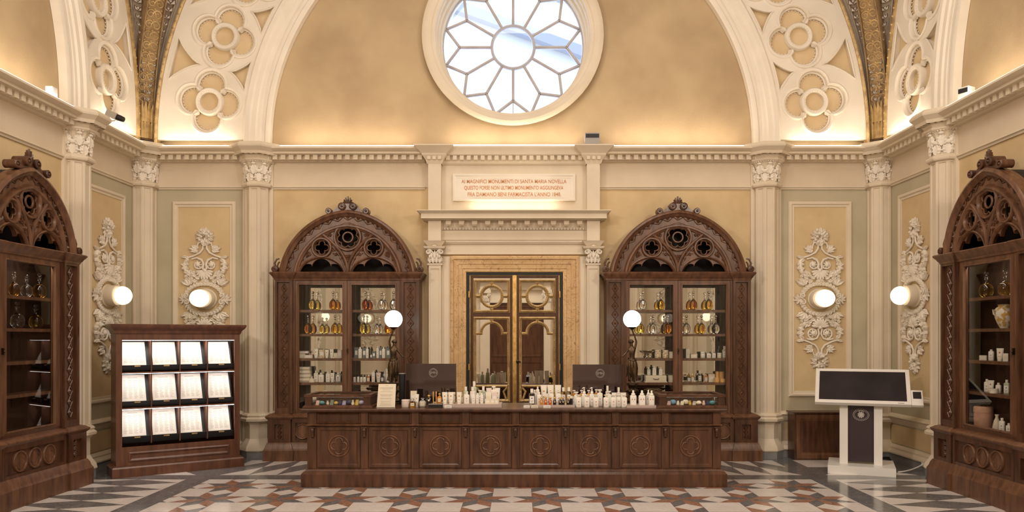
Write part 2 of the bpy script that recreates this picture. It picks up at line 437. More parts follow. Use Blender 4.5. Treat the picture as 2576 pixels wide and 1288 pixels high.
# ochre centre field + grey green bays as separate wall slabs that abut
def wall(nm, fr, door=None, ext=0):
    b = MB(); t = .30
    xa, xb = -W, W
    if ext: # extra length behind the camera
        pass
    pc = CC-10*U
    if door: 
        b.box(-pc, xd0-.02, 0, t, 0, ZF0, 0); b.box(xd1+.02, pc, 0, t, 0, ZF0, 0); b.box(xd0-.02, xd1+.02, 0, t, zd1+.02, ZF0, 0)
        b.box(xd0-.02, xd1+.02, .12, t, 0, zd1+.02, 0)
    else: b.box(-pc, pc, 0, t, 0, ZF0, 0)
    for s_ in (-1,1):
        b.box(s_*pc, s_*W, 0, t, 0, ZF0, 1)
        b.box(s_*pc, s_*W, -.012, 0, ZF0, ZC-.1, 2)
    b.box(-pc, pc, -.012, t, ZF0, ZC-.1, 2)
    b.box(-W, -pc, 0, t, ZF0, ZC-.1, 2); b.box(pc, W, 0, t, ZF0, ZC-.1, 2)
    o = b.build(nm, ['ochre','green','frieze'], smooth=0); st(o); return put(o, fr)
wall('wall_back', BACK, True); wl = wall('wall_left', LEFT); 
wr = inst(wl, RIGHT); wr.name = 'wall_right'; st(wr)
b = MB(); b.box(-W-.3, W+.3, RY-.3, RY, 0, ZC-.1, 1)
b.box(-W-.3, -W, RY, -2*W, 0, ZC-.1, 0); b.box(W, W+.3, RY, -2*W, 0, ZC-.1, 0)
b.box(-W-.3, -W, -.0, .3, 0, ZC, 0)
st(b.build('wall_rear', ['cream','cream'], smooth=0))
# --------------------------------------------------------- upper walls: lunette, archivolt, spandrel annulus
RI, RO, RB = 605*U, 668*U, 884*U
ZT = HZ+500*U+W+.35        # above the vault
def halfring(r0, r1, n=64, a0=0, a1=pi):
    return [(r1*cos(a0+(a1-a0)*i/n), ZS+r1*sin(a0+(a1-a0)*i/n)) for i in range(n+1)]+[(r0*cos(a1-(a1-a0)*i/n), ZS+r0*sin(a1-(a1-a0)*i/n)) for i in range(n+1)]
def lunette(nm, fr, window):
    outer = [(-W, ZC-.12),(W, ZC-.12)]+[(W*cos(pi*i/64), ZS+W*sin(pi*i/64)) for i in range(0,65)]
    outs = [outer]
    if window: outs.append(circ(WXC, WZC, WR, 72))
    o = plate(nm, outs, .10, 'lunette', y=0.05); st(o); return put(o, fr)
lunette('wall_back.001', BACK, True)
l2 = lunette('wall_left.001', LEFT, False); r2 = inst(l2, RIGHT); r2.name = 'wall_right.001'
def archp(r): return [(r*cos(pi-pi*i/72), ZS+r*sin(pi-pi*i/72)) for i in range(73)]
def archivolt():
    b = MB()
    k = U
    # moulded archivolt, offsets outward (left of travel going clockwise over the top is outward)
    prof = [(0,-8*k),(0,10*k),(6*k,12*k),(12*k,12*k),(15*k,8*k),(22*k,8*k),(25*k,12*k),(33*k,13*k),(36*k,17*k),(46*k,18*k),(50*k,23*k),(60*k,24*k),(64*k,20*k),(64*k,0)]
    pth = [(-RI, ZC-.15)]+archp(RI)+[(RI, ZC-.15)]
    b.mouldv(prof, pth, closed=False, y=0)
    return b
o = archivolt().build('trim_arch_1', 'stucco', smooth=30); st(o)
for i, fr in enumerate((LEFT, RIGHT)): c = inst(o, fr); c.name = 'trim_arch_%d' % (i+2)
# spandrel band: plate with quatrefoil recesses
def qf(cx, cz, s, rot):
    return foil(cx, cz, 82*U*s, 4, 38*U*s, 12, rot)
STP = 12.62
def tri_holes():
    hs = []
    rm = 762*U
    for k in range(6):
        th = radians(7.2+STP*k+STP/2)
        for sd in (-1,1):
            # curved triangle between neighbouring quatrefoils, at inner and outer edge
            if sd > 0: r0, r1, w = rm+34*U, RB-14*U, .062
            else: r0, r1, w = rm-36*U, RO+10*U, .056
            pts = [(r1, -w),(r1, w),(r0, .0)]
            ph = []
            for i in range(7):
                t = -w+2*w*i/6; ph.append((r1, th+t))
            for i in range(1,6): 
                t = i/6; ph.append((r1+(r0-r1)*t+ (sd*-1)*(-.0), th+w*(1-t)**1.5))
            ph.append((r0, th))
            for i in range(5,0,-1):
                t = i/6; ph.append((r1+(r0-r1)*t, th-w*(1-t)**1.5))
            hs.append([(r*cos(a), ZS+r*sin(a)) for r, a in ph])
    return hs
def spandrel(nm, fr):
    ring = halfring(RO-6*U, RB, 96)
    ring = [(x, z) for x, z in ring]
    outs = [ring]; th_all = []
    tri = tri_holes()
    b = MB()
    for sgn in (1,-1):
        for k in range(7):
            th = radians(7.2+STP*k)
            th_all.append(th if sgn > 0 else pi-th)
        for t in tri:
            outs.append([(x*sgn, z) for x, z in t])
    root = plate(nm, None or outs+[qf(762*U*cos(t), ZS+762*U*sin(t), .93, t) for t in th_all], 16*U, 'stucco', y=-16*U)
    st(root); put(root, fr)
    # coloured ground behind
    g = plate('spandrel_ground', [halfring(RO-6*U, RB, 96)], 4*U, 'stuccofill', parent=root, y=-4*U)
    for t in th_all:
        cx, cz = 762*U*cos(t), ZS+762*U*sin(t); rot = t
        # outer raised roll around quatrefoil, inner beaded roll
        q1 = foil(cx, cz, 81*U, 4, 39*U, 14, rot)
        b.tube([(x, -16*U, z) for x, z in q1], 4.2*U, 6, closed=True)
        q2 = foil(cx, cz, 74*U, 4, 33.5*U, 14, rot)
        b.tube([(x, -8*U, z) for x, z in q2], 3.0*U, 6, closed=True)
        # central ring
        b.mouldv([(0,4*U),(0,15*U),(4*U,18*U),(9*U,18*U),(12*U,13*U),(12*U,4*U)], circ(cx, cz, 23*U, 40)[::-1], y=0)
        # beads
        for lp in range(4):
            a = rot+lp*pi/2; c0 = (cx+40*U*cos(a), cz+40*U*sin(a))
            for i in range(15):
                t2 = a-radians(115)+radians(230)*i/14
                b.ball((c0[0]+29*U*cos(t2), -6*U, c0[1]+29*U*sin(t2)), 1.7*U, 5, 4)
            ax = a+pi/4; b.leaf((cx+34*U*cos(ax), cz+34*U*sin(ax)), ax, 22*U, 16*U, 8*U, y=-8*U, lobes=2)
        for i in range(24):
            t2 = 2*pi*i/24; b.ball((cx+25*U*cos(t2), -17*U, cz+25*U*sin(t2)), 1.5*U, 5, 4)
    for t in outs[1:]:
        b.tube([(x, -16*U, z) for x, z in t], 2.6*U, 5, closed=True)
    b.build('spandrel_moulding', 'stucco', root)
    g2 = MB(); g2.mouldv([(0,0),(0,20*U),(3*U,22*U),(6*U,22*U),(8*U,18*U),(8*U,0)], [(-RB,ZC-.1)]+archp(RB)+[(RB,ZC-.1)], closed=False, y=0)
    for i in range(150):
        t = pi*i/149; g2.ball(((RB+4*U)*cos(t), -21*U, ZS+(RB+4*U)*sin(t)), 3.2*U, 5, 4)
    g2.build('gilded_edge', 'gold', root)
    return root
sp = spandrel('trim_spandrel_1', BACK)
for i, fr in enumerate((LEFT, RIGHT)):
    c = dup(sp, fr[0], fr[1]); c.name = 'trim_spandrel_%d' % (i+2)
# --------------------------------------------------------- vault and ribs
def vz(t, R=W):   # height above springing of groin at plan distance t from each wall
    t = min(t, R); return sqrt(max(0, R*R-(R-t)**2))
YC = RY/2
def ceil_h(x, y):
    tx = W-abs(x); ty = min(-y, y-RY)
    return ZS+max(vz(max(tx,0)), vz(max(ty,0)))
b = MB(); nx_, ny_ = 60, 60
xs = [-(W+.05)*cos(pi*i/nx_) for i in range(nx_+1)]; ys = [YC+(abs(YC)+.05)*cos(pi*i/ny_) for i in range(ny_+1)]
vs = [(x, y, ceil_h(min(max(x,-W),W), min(max(y,RY),0))) for y in ys for x in xs]
fs = [(j*(nx_+1)+i, j*(nx_+1)+i+1, (j+1)*(nx_+1)+i+1, (j+1)*(nx_+1)+i) for j in range(ny_) for i in range(nx_)]
b.add(vs, fs); st(b.build('ceiling', 'grisaille'))
b = MB(); b.box(-W-.3, W+.3, RY-.3, RY, ZC-.1, ZS+W+.1); b.box(-W-.3,-W, RY-.3, -2*W, ZC-.1, ZS+W); b.box(W,W+.3, RY-.3, -2*W, ZC-.1, ZS+W)
st(b.build('wall_rear.001', 'lunette', smooth=0))
def rib(s_, nm):
    """diagonal groin rib of the back corner on side s_"""
    N = 40; pts = []
    for i in range(N+1):
        a = (pi/2)*(i/N)*.97; t = W-W*cos(a); h = W*sin(a); pts.append((t, h, a))
    root = MB(); hw = 23*U
    d = Vector((-s_, -1, 0)).normalized(); sd = Vector((-1*s_*0+ -s_*-1*.7071*-1*-1, 0, 0))
    across = Vector((s_*.7071, -.7071, 0))
    base = Vector((s_*W, 0, ZS))
    P = []
    for t, h, a in pts:
        c = base+Vector((-s_*t, -t, h)); 
        tg = Vector((-s_*W*sin(a), -W*sin(a), W*cos(a))).normalized(); nrm = across.cross(tg).normalized()
        if nrm.dot(Vector((0,0,-1))+d) < 0: nrm = -nrm
        P.append((c, nrm, tg))
    off = 26*U
    def section(b, prof, mi=None):
        k = len(prof); vs = []; fs = []
        for c, n, tg in P:
            for q, o_ in prof: vs.append(c+across*q+n*o_)
        for i in range(N):
            for j in range(k-1): fs.append((i*k+j, i*k+j+1, (i+1)*k+j+1, (i+1)*k+j))
        b.add([tuple(v) for v in vs], fs, mi)
    section(root, [(-hw*1.0,-.1),(-hw*1.0,off*1.1),(-hw*.92,off*1.25),(-hw*.82,off*1.25),(-hw*.78,off),(hw*.78,off),(hw*.82,off*1.25),(hw*.92,off*1.25),(hw,off*1.1),(hw,-.1)])
    r = root.build(nm, 'golddark'); st(r)
    # spiral scrolls
    o2 = MB(); 
    L = 0; i = 0; step = 26*U; seglen = [ (P[j+1][0]-P[j][0]).length for j in range(N)]
    tot = sum(seglen); s = 105*U
    def at(s):
        j = 0
        while j < N-1 and s > seglen[j]: s -= seglen[j]; j += 1
        f = min(1, s/seglen[j]); c = P[j][0].lerp(P[j+1][0], f); n = P[j][1].lerp(P[j+1][1], f).normalized(); return c+n*(off+.002), n, P[j][2]
    while s < tot*.8:
        for sg in (-1,1):
            path = []
            for q in range(22):
                a = q/21*2.3*pi*1.3; rr = (11.5-9.8*q/21)*U
                c, n, tg = at(s); path.append(c+across*(sg*(8.5*U)+sg*rr*cos(a+pi))+tg*(rr*sin(a)))
            o2.tube([tuple(p) for p in path], [2.0*U-1.0*U*q/21 for q in range(22)], 5)
            c, n, tg = at(s+step/2); o2.ball(tuple(c+across*sg*15*U), 2.6*U, 6, 5)
        c, n, tg = at(s+step*.5); o2.ball(tuple(c), 3.4*U, 6, 5)
        s += step
    # tall leaves at the foot
    for row, (s0, L_) in enumerate(((2*U, 58*U), (45*U, 52*U))):
        for q in (-17,-8.5,0,8.5,17):
            c, n, tg = at(s0)
            pa = []
            for i in range(8):
                t = i/7; c, n, tg = at(s0+L_*t*(.9 if abs(q) > 10 else 1)); pa.append(tuple(c+across*q*U+n*(2+5*t*t*t)*U))
            o2.tube(pa, [7.5*U*(1-.9*(i/7)**2) for i in range(8)], 6)
    o2.build('gilded_scroll', 'gold', r)
    # garlands of painted leaves on the web both sides of the rib
    for wall_side in (0,1):
        g = MB(); lw = MB()
        n = 46
        for i in range(2, n):
            h = 60*U+ (W*.98-60*U)*i/n*.9
            tt = W-sqrt(W*W-h*h)
            rbx = sqrt(max(0, (RB+14*U)**2-h*h))        # distance along the wall of arc edge
            arc_t = W-rbx
            if wall_side == 0:
                A = Vector((s_*(W-arc_t), -24*U, ZS+h)); B = Vector((s_*(W-tt), -tt, ZS+h))
            else:
                A = Vector((s_*(W-24*U), -arc_t, ZS+h)); B = Vector((s_*(W-tt), -tt, ZS+h))
            wd = (B-A).length-25*U
            if wd < 11*U: continue
            B = B+(A-B).normalized()*25*U
            M_ = A.lerp(B, .5); dr = (B-A).normalized(); up = Vector((0,0,1)); sz = min(13*U, wd*.36)
            nrm = dr.cross(up).normalized()
            if nrm.dot(Vector((-s_,-1,0))) < 0: nrm = -nrm
            M_ = M_+nrm*6*U
            for sg in (-1,1):
                tip = M_+dr*sg*sz*1.3+up*sz*1.5; mid1 = M_+dr*sg*sz*1.25+up*sz*.3; mid2 = M_+dr*sg*sz*.3+up*sz*1.2
                q = [M_, mid1, tip, mid2]
                g.add([tuple(v) for v in q]+[tuple(v-nrm*.01) for v in q], [(0,1,2,3),(4,7,6,5),(0,4,5,1),(1,5,6,2),(2,6,7,3),(3,7,4,0)], 0)
                m2 = [M_+nrm*.004, M_+nrm*.004+(mid1-M_)*.8, M_+nrm*.004+(tip-M_)*.8, M_+nrm*.004+(tip-M_)*.45]
                g.add([tuple(v) for v in m2]+[tuple(v-nrm*.003) for v in m2], [(0,1,2,3),(4,7,6,5),(0,4,5,1),(1,5,6,2),(2,6,7,3),(3,7,4,0)], 1)
            g.ball(tuple(M_+up*sz*.8), sz*.35, 6, 5, mi=1)
        g.build('painted_leaf_garland', ['leafdark','leaflight'], r)
        # edge mouldings following the leaf band
    return r
rib(-1, 'trim_rib_1'); rib(1, 'trim_rib_2')
# web surfaces between the spandrel edge and the ribs, 4 pieces
def web(s_, side, nm):
    b = MB(); N = 30; rows = []
    for i in range(N+1):
        h = (RB+10*U)*.985*sin(pi/2*i/N)
        tt = W-sqrt(W*W-h*h); at_ = W-sqrt(max(0, (RB+8*U)**2-h*h))
        ks = (0, .22, .25, .29, .33, .67, .71, .75, .78, 1)
        dp = (0, 0, 5, 5, 0, 0, 5, 5, 0, 0)
        row = []
        for k, dd in zip(ks, dp):
            if side == 0: A = Vector((s_*(W-at_), -6*U, ZS+h))
            else: A = Vector((s_*(W-6*U), -at_, ZS+h))
            B = Vector((s_*(W-tt), -tt, ZS+h)); p = A.lerp(B, k)+Vector((-s_*.7, -.7, 0))*dd*U*min(1, (B-A).length/(60*U))
            row.append(tuple(p))
        rows.append(row)
    k = 10; vs = [p for r in rows for p in r]; fs = [(i*k+j, i*k+j+1, (i+1)*k+j+1, (i+1)*k+j) for i in range(N) for j in range(k-1)]
    b.add(vs, fs); return st(b.build(nm, 'grisaille'))
n_ = 1
for s_ in (-1,1):
    for side in (0,1): web(s_, side, 'ceiling.%03d' % n_); n_ += 1
# --------------------------------------------------------- cornice etc
u = U
def P_(py, o): return (o*u, zz(py, o))
corn = [(-3*u, zz(352)), (48*u, zz(367,48)), P_(369,50), P_(372,50), P_(376,46), P_(380,40), P_(381,38), P_(386,38), P_(388,34), (20*u, zz(389,34)), (20*u, zz(402,20)), P_(403,16), P_(407,12), P_(410,4), (-3*u, zz(411))]
corn[0] = (-3*u, corn[1][1]); 
arc_ = [(-2*u, zz(468)), P_(468,7), P_(471,7), P_(473,4), P_(477,3), (-2*u, zz(477))]
dado = [(-2*u, zz(1033)), P_(1034,4), P_(1038,10), P_(1042,12), P_(1046,7), P_(1053,5), P_(1058,2), (-2*u, zz(1060))]
basem = [(-2*u, zz(1108)), P_(1110,3), P_(1116,8), P_(1120,8), P_(1128,14), P_(1131,14), (-2*u, zz(1131))]
skirt = [(-2*u, zz(1129)), P_(1131,11), (11*u, 0), (-2*u, 0)]
def dent(b, x0, x1, y, n, z0, z1, depth, w):
    for i in range(n):
        x = x0+(x1-x0)*(i+.5)/n; b.box(x-w/2, x+w/2, y-depth, y, z0, z1)
def runs(nm, fr, prof, mat, segs, dentil=False):
    b = MB()
    for x0, x1 in segs:
        b.mould(prof, [(x0,0),(x1,0)], ends=True)
        if dentil:
            n = max(1, round((x1-x0)/(19.5*u))); dent(b, x0, x1, -19*u, n, zz(401,30), zz(389,30), 11*u, 11*u)
    o = b.build(nm, mat, smooth=25); st(o); return put(o, fr)
xp = 243*u    # portal half width at cornice
cs = [(-W, -CC), (-CC, -xp+25*u), (xp-25*u, CC), (CC, W)]
runs('trim_cornice_1', BACK, corn, 'cream', cs, True)
full = [(-W,-CC),(-CC,CC),(CC,W)]
c0 = runs('trim_cornice_2', LEFT, corn, 'cream', full, True); c = inst(c0, RIGHT); c.name = 'trim_cornice_3'
bs = [(-W,-CC),(-CC,-xp+25*u),(xp-25*u,CC),(CC,W)]
runs('trim_architrave_1', BACK, arc_, 'cream', bs)
c0 = runs('trim_architrave_2', LEFT, arc_, 'cream', full); c = inst(c0, RIGHT); c.name = 'trim_architrave_3'
ds = [(-W,-CC),(-CC,wx(PXA)),(wx(PXB),CC),(CC,W)]
for nm, pr, mt in (('dado',dado,'cream'),('base',basem,'cream'),('skirting',skirt,'greystone')):
    A_ = 'baseboard' if nm == 'skirting' else 'trim_'+nm
    names = ('baseboard_back','baseboard_left','baseboard_right') if nm == 'skirting' else ('trim_%s_1' % nm,'trim_%s_2' % nm,'trim_%s_3' % nm)
    runs(names[0], BACK, pr, mt, ds); c0 = runs(names[1], LEFT, pr, mt, full); c = inst(c0, RIGHT); c.name = names[2]
# ochre dado field below rail in narrow bays
# --------------------------------------------------------- columns
def oct_(r): return r/cos(pi/8)
def column(nm, corner=False):
    R0 = 29*u; b = MB(); rot = pi/8; c = (0,0,0)
    # shaft with a sunk panel on each face
    z0, z1 = zz(1040), zz(474)
    def octpts(ap, sunk):
        pts = []
        for k in range(8):
            a = pi/4*k; ca, sa = cos(a), sin(a); hwid = ap*.41421
            for q, dd in ((-hwid,0),(-hwid*.62,0),(-hwid*.52,-sunk),(hwid*.52,-sunk),(hwid*.62,0)):
                r = ap+dd; pts.append((r*ca-q*sa, r*sa+q*ca))
        return pts
    b.prismz(octpts(R0, 2.2*u), z0+6*u, z1-6*u); b.prismz(octpts(R0, 0), z0, z0+6*u); b.prismz(octpts(R0, 0), z1-6*u, z1)
    sh = b.build(nm, 'cream', smooth=20); st(sh)
    b = MB(); o8 = lambda lst: [(oct_(r*u), z) for r, z in lst]
    b.lathe(o8([(34,zz(476)),(36,zz(474)),(37,zz(470)),(35,zz(467)),(30,zz(464)),(29,zz(462))]), 8, c, rot)
    b.lathe(o8([(28,zz(464)),(27,zz(440)),(31,zz(420)),(36,zz(413))]), 8, c, rot)
    b.lathe(o8([(38,zz(414)),(41,zz(411)),(41,zz(407)),(38,zz(405))]), 8, c, rot)
    # broken-out entablature over the capital
    b.lathe(o8([(36,zz(408)),(40,zz(404)),(42,zz(400)),(44,zz(399)),(44,zz(390)),(54,zz(387,50)),(56,zz(380,50)),(60,zz(376,50)),(65,zz(371,50)),(66,zz(367,50)),(60,zz(361,40)),(10,zz(357,30))]), 8, c, rot)
    for k in range(8):
        a = pi/4*k; 
        for q in (-12,0,12):
            M_ = Matrix.Rotation(a, 4, 'Z'); b.T = M_; b.box(43*u, 53*u, (q-3.6)*u, (q+3.6)*u, zz(399), zz(389,40)); 
    b.T = None
    # base mouldings and pedestal
    b.lathe(o8([(31,zz(1058)),(38,zz(1056)),(39,zz(1050)),(34,zz(1046)),(36,zz(1042)),(33,zz(1038)),(29,zz(1036))]), 8, c, rot)
    b.lathe(o8([(38,zz(1131)),(40,zz(1128)),(38,zz(1118)),(31,zz(1108)),(27,zz(1100)),(27,zz(1064)),(31,zz(1060)),(33,zz(1056))]), 8, c, rot)
    b.build('column_moulding', 'cream', sh, smooth=25)
    b = MB(); b.lathe(o8([(37,0),(37,zz(1130))]), 8, c, rot); b.build('column_plinth', 'greystone', sh, smooth=25)
    b = MB()
    for row, (zb, zt, n, ph, ln) in enumerate(((464,436,8,pi/8,1.0),(446,416,8,0,1.15))):
        for k in range(n):
            a = ph+2*pi*k/n; M_ = Matrix.Rotation(a+pi/2, 4, 'Z'); b.T = M_ @ Matrix.Translation((0, -(29+row*2)*u, 0))
            L_ = abs(zz(zt)-zz(zb))
            b.leaf((0, zz(zb)), pi/2, L_*.95, 24*u, 5*u, y=0, lobes=4)
            b.ball((0, -4*u, zz(zb)+L_*.9), 3.6*u, 6, 5, sx=1.7); b.ball((-8*u, -2*u, zz(zb)+L_*.62), 2.5*u, 5, 4); b.ball((8*u, -2*u, zz(zb)+L_*.62), 2.5*u, 5, 4)
    for k in range(40):
        a = 2*pi*k/40; r = 37*u; b.T = None; b.ball((r*cos(a), r*sin(a), zz(413)), 2.6*u, 5, 4, sz=1.2)
    b.build('capital_leaves', 'stucco', sh)
    return sh
cl = column('trim_column_1')
def place_col(o, fr, x, y=-PC):
    M_ = Matrix.Translation(fr[0]) @ Matrix.Rotation(fr[1], 4, 'Z'); p = M_ @ Vector((x, y, 0)); o.location = p; o.rotation_euler = (0,0,fr[1])
place_col(cl, BACK, -CC); k_ = 2
for fr, x in ((BACK, CC),(LEFT, CC),(RIGHT, -CC)):
    c = dup(cl); c.name = 'trim_column_%d' % k_; k_ += 1; place_col(c, fr, x)
for s_ in (-1,1):
    c = dup(cl); c.name = 'trim_column_%d' % k_; k_ += 1; c.location = (s_*(W-14*u), -14*u, 0); c.rotation_euler = (0,0,pi/4)
# pilaster strips behind the columns
b = MB()
for x in (-CC, CC): b.box(x-38*u, x+38*u, -7*u, 0, zz(1130), zz(410))
st(b.build('trim_pilaster_1', 'cream', smooth=0)); 
for i, fr in enumerate((LEFT, RIGHT)): c = inst(bpy.data.objects['trim_pilaster_1'], fr); c.name = 'trim_pilaster_%d' % (i+2)
# --------------------------------------------------------- panels in narrow bays (framed)
def frame_panel(nm, x0, x1, z0, z1, fr, rail=True):
    b = MB(); pr = [(0,0),(0,2.5*u),(3*u,6*u),(7*u,6*u),(9*u,3*u),(14*u,3*u),(15*u,0)]
    b.mouldv(pr, [(x0,z0),(x1,z0),(x1,z1),(x0,z1)], True, y=0)
    b.box(x0+8*u, x1-8*u, -1.2*u, 0, z0+8*u, z1-8*u, 1)
    b.mi = 0
    o = b.build(nm, ['cream','ochre'], smooth=25); st(o); return put(o, fr)
fp = frame_panel('trim_panel_1', wx(1983), wx(2142), zz(998), zz(507), BACK)
c = inst(fp, ((-2*U*0, 0, 0), 0)); c.name = 'trim_panel_2'; c.location = (wx(514)-wx(2062.5), 0, 0)
bayc = (wx(2062.5))
c = inst(fp, LEFT); c.name = 'trim_panel_3'
c = inst(fp, RIGHT); c.name = 'trim_panel_4'; 
M_ = Matrix.Translation(RIGHT[0]) @ Matrix.Rotation(RIGHT[1], 4, 'Z'); c.location = M_ @ Vector((-2*bayc, 0, 0))
# ochre fields under the dado rail
b = MB()
for s_ in (-1,1):
    xa, xb = s_*(CC+50*u), s_*(W-40*u); b.box(xa, xb, -1*u, 0, zz(1106), zz(1062))
o = b.build('trim_dado_field_1', 'ochre', smooth=0); st(o)
for i, fr in enumerate((LEFT, RIGHT)): c = inst(o, fr); c.name = 'trim_dado_field_%d' % (i+2)
# ================================================================== portal
def zo(py, o): return zz(py, o)
b = MB()
PL, PR = wx(1096.5), wx(1490)
XM = (PL+PR)/2
for xc in (PL, PR):
    # upper pilaster
    b.box(xc-16*u, xc+16*u, -30*u, 0, zo(528,40), zo(410,30))
    b.box(xc-16*u, xc+16*u, -30*u, 0, zo(606,30), zo(550,30))
    # shaft with sunk face
    b.box(xc-15*u, xc+15*u, -22*u, 0, zo(1128,22), zo(664,22)); 
    for s_ in (-1,1): b.box(xc+s_*15*u, xc+s_*11*u, -24*u, -22*u, zo(1128,24), zo(664,24))
    b.box(xc-15*u, xc+15*u, -24*u, -22*u, zo(676,24), zo(664,24))
    b.box(xc-19*u, xc+19*u, -26*u, 0, 0, zo(1060,26))
    # abacus + small mouldings
    b.mould([(0,zo(618,36)),(2*u,zo(616,36)),(8*u,zo(608,36)),(10*u,zo(605,36)),(0,zo(604,36))], [(xc-17*u,0),(xc-17*u,-28*u),(xc+17*u,-28*u),(xc+17*u,0)][::1])
    b.mould([(0,zo(628,36)),(8*u,zo(624,36)),(10*u,zo(619,36)),(0,zo(618,36))], [(xc-17*u,0),(xc-17*u,-28*u),(xc+17*u,-28*u),(xc+17*u,0)][::1])
    b.mould([(0,zo(668,30)),(4*u,zo(666,30)),(4*u,zo(663,30)),(0,zo(661,30))], [(xc-15*u,0),(xc-15*u,-22*u),(xc+15*u,-22*u),(xc+15*u,0)][::1])
    # crown of the upper pilaster (cornice break)
    b.mould([(0,zo(410,40)),(3*u,zo(404,40)),(4*u,zo(400,40)),(12*u,zo(388,45)),(13*u,zo(384,45)),(18*u,zo(378,48)),(30*u,zo(366,55)),(30*u,zo(363,55)),(0,zo(361,55))], [(xc-18*u,0),(xc-18*u,-30*u),(xc+18*u,-30*u),(xc+18*u,0)][::1])
    for i in range(3): x = xc-13*u+i*13*u; b.box(x-4*u, x+4*u, -40*u, -30*u, zo(399,45), zo(389,45))
# wall slabs of the portal
b.box(PL, PR, -8*u, 0, zo(640,8), zo(366,20))
for xa, xb in ((PL-15*u, wx(PXA)-0.0),(wx(PXB), PR+15*u)): b.box(xa, xb, -8*u, 0, 0, zo(645,8))
# entablature
ent = [(0,zo(552,46)),(2*u,zo(550,46)),(14*u,zo(549,50)),(14*u,zo(536,58)),(18*u,zo(533,60)),(24*u,zo(529,62)),(24*u,zo(527,62)),(0,zo(526,62))]
b.mould(ent, [(PL-17*u,0),(PL-17*u,-36*u),(PR+17*u,-36*u),(PR+17*u,0)][::1])
b.box(PL-17*u, PR+17*u, -36*u, 0, zo(550,46), zo(527,46))
b.mould([(0,zo(580,16)),(3*u,zo(578,16)),(5*u,zo(572,16)),(8*u,zo(566,16)),(10*u,zo(550,20)),(0,zo(549,20))], [(PL+16*u,-8*u),(PR-16*u,-8*u)])
b.mould([(0,zo(616,12)),(4*u,zo(614,12)),(8*u,zo(609,12)),(8*u,zo(606,12)),(0,zo(604,12))], [(PL+16*u,-8*u),(PR-16*u,-8*u)])
b.box(PL, PR, -12*u, 0, zo(604,12), zo(580,12))
n = 11
for i in range(n):
    x = PL+34*u+(PR-PL-68*u)*i/(n-1)
    b.box(x-9*u, x+9*u, -34*u, -8*u, zo(554,30), zo(549,30)); b.prism([(x-6*u,zo(565,26)),(x+6*u,zo(565,26)),(x+7*u,zo(554,26)),(x-7*u,zo(554,26))], -30*u, -12*u)
    b.T = Matrix.Translation((x-6*u, -24*u, zo(564,26))) @ Matrix.Rotation(pi/2, 4, 'Y'); b.lathe([(4*u,0),(4*u,12*u)], 10); b.T = None
# upper cornice across the middle
cc_ = [(0,zo(414,22)),(5*u,zo(411,22)),(8*u,zo(408,22)),(10*u,zo(403,24)),(10*u,zo(391,28)),(22*u,zo(389,30)),(24*u,zo(383,34)),(27*u,zo(377,36)),(31*u,zo(370,40)),(31*u,zo(366,40)),(0,zo(365,40))]
b.mould(cc_, [(PL+18*u,-8*u),(PR-18*u,-8*u)])
dent(b, PL+24*u, PR-24*u, -18*u, 20, zo(401,30), zo(390,30), 10*u, 9.5*u)
o = b.build('trim_portal', 'cream', smooth=22); st(o)
# beaded leaf row and pilaster capitals as ornament
b = MB()
n = 46
for i in range(n):
    x = PL+20*u+(PR-PL-40*u)*(i+.5)/n; z = zo(578,20)
    b.leaf((x, z), pi/2, 7*u, 5*u, 3*u, y=-15*u, lobes=1)
for xc in (PL, PR):
    for k, q in enumerate((-12,-4,4,12)):
        b.leaf((xc+q*u, zo(662,26)), pi/2+(-q*.012), 20*u, 11*u, 4*u, y=-24*u, lobes=4)
    for q in (-8,0,8): b.leaf((xc+q*u, zo(650,26)), pi/2, 22*u, 10*u, 4*u, y=-26*u, lobes=4)
    for s_ in (-1,1):
        pa = []
        for i in range(26):
            t = i/25; a = t*3.6*pi; r = 6.5*u*(1-t*.85); pa.append((xc+s_*(16*u-0*u)+s_*r*cos(a+pi/2)*1, -31*u, zo(633,30)+r*sin(a+pi/2)))
        b.tube(pa, [2.0*u*(1-.6*i/25) for i in range(26)], 6)
        b.tube([(xc+s_*2*u, -28*u, zo(645,30)),(xc+s_*5*u,-30*u,zo(634,30)),(xc+s_*12*u,-31*u,zo(627,30)),(xc+s_*16*u,-31*u,zo(626.5,30))], [1.2*u,1.8*u,2*u,2*u], 6)
        b.leaf((xc+s_*12*u, zo(640,30)), -pi/2, 10*u, 7*u, 3*u, y=-29*u, lobes=3)
    for k in range(7): b.leaf((xc, zo(622,36)), pi/2+(k-3)*.42, 9*u, 3.4*u, 2*u, y=-33*u, lobes=1)
b.build('portal_carving', 'stucco', o)
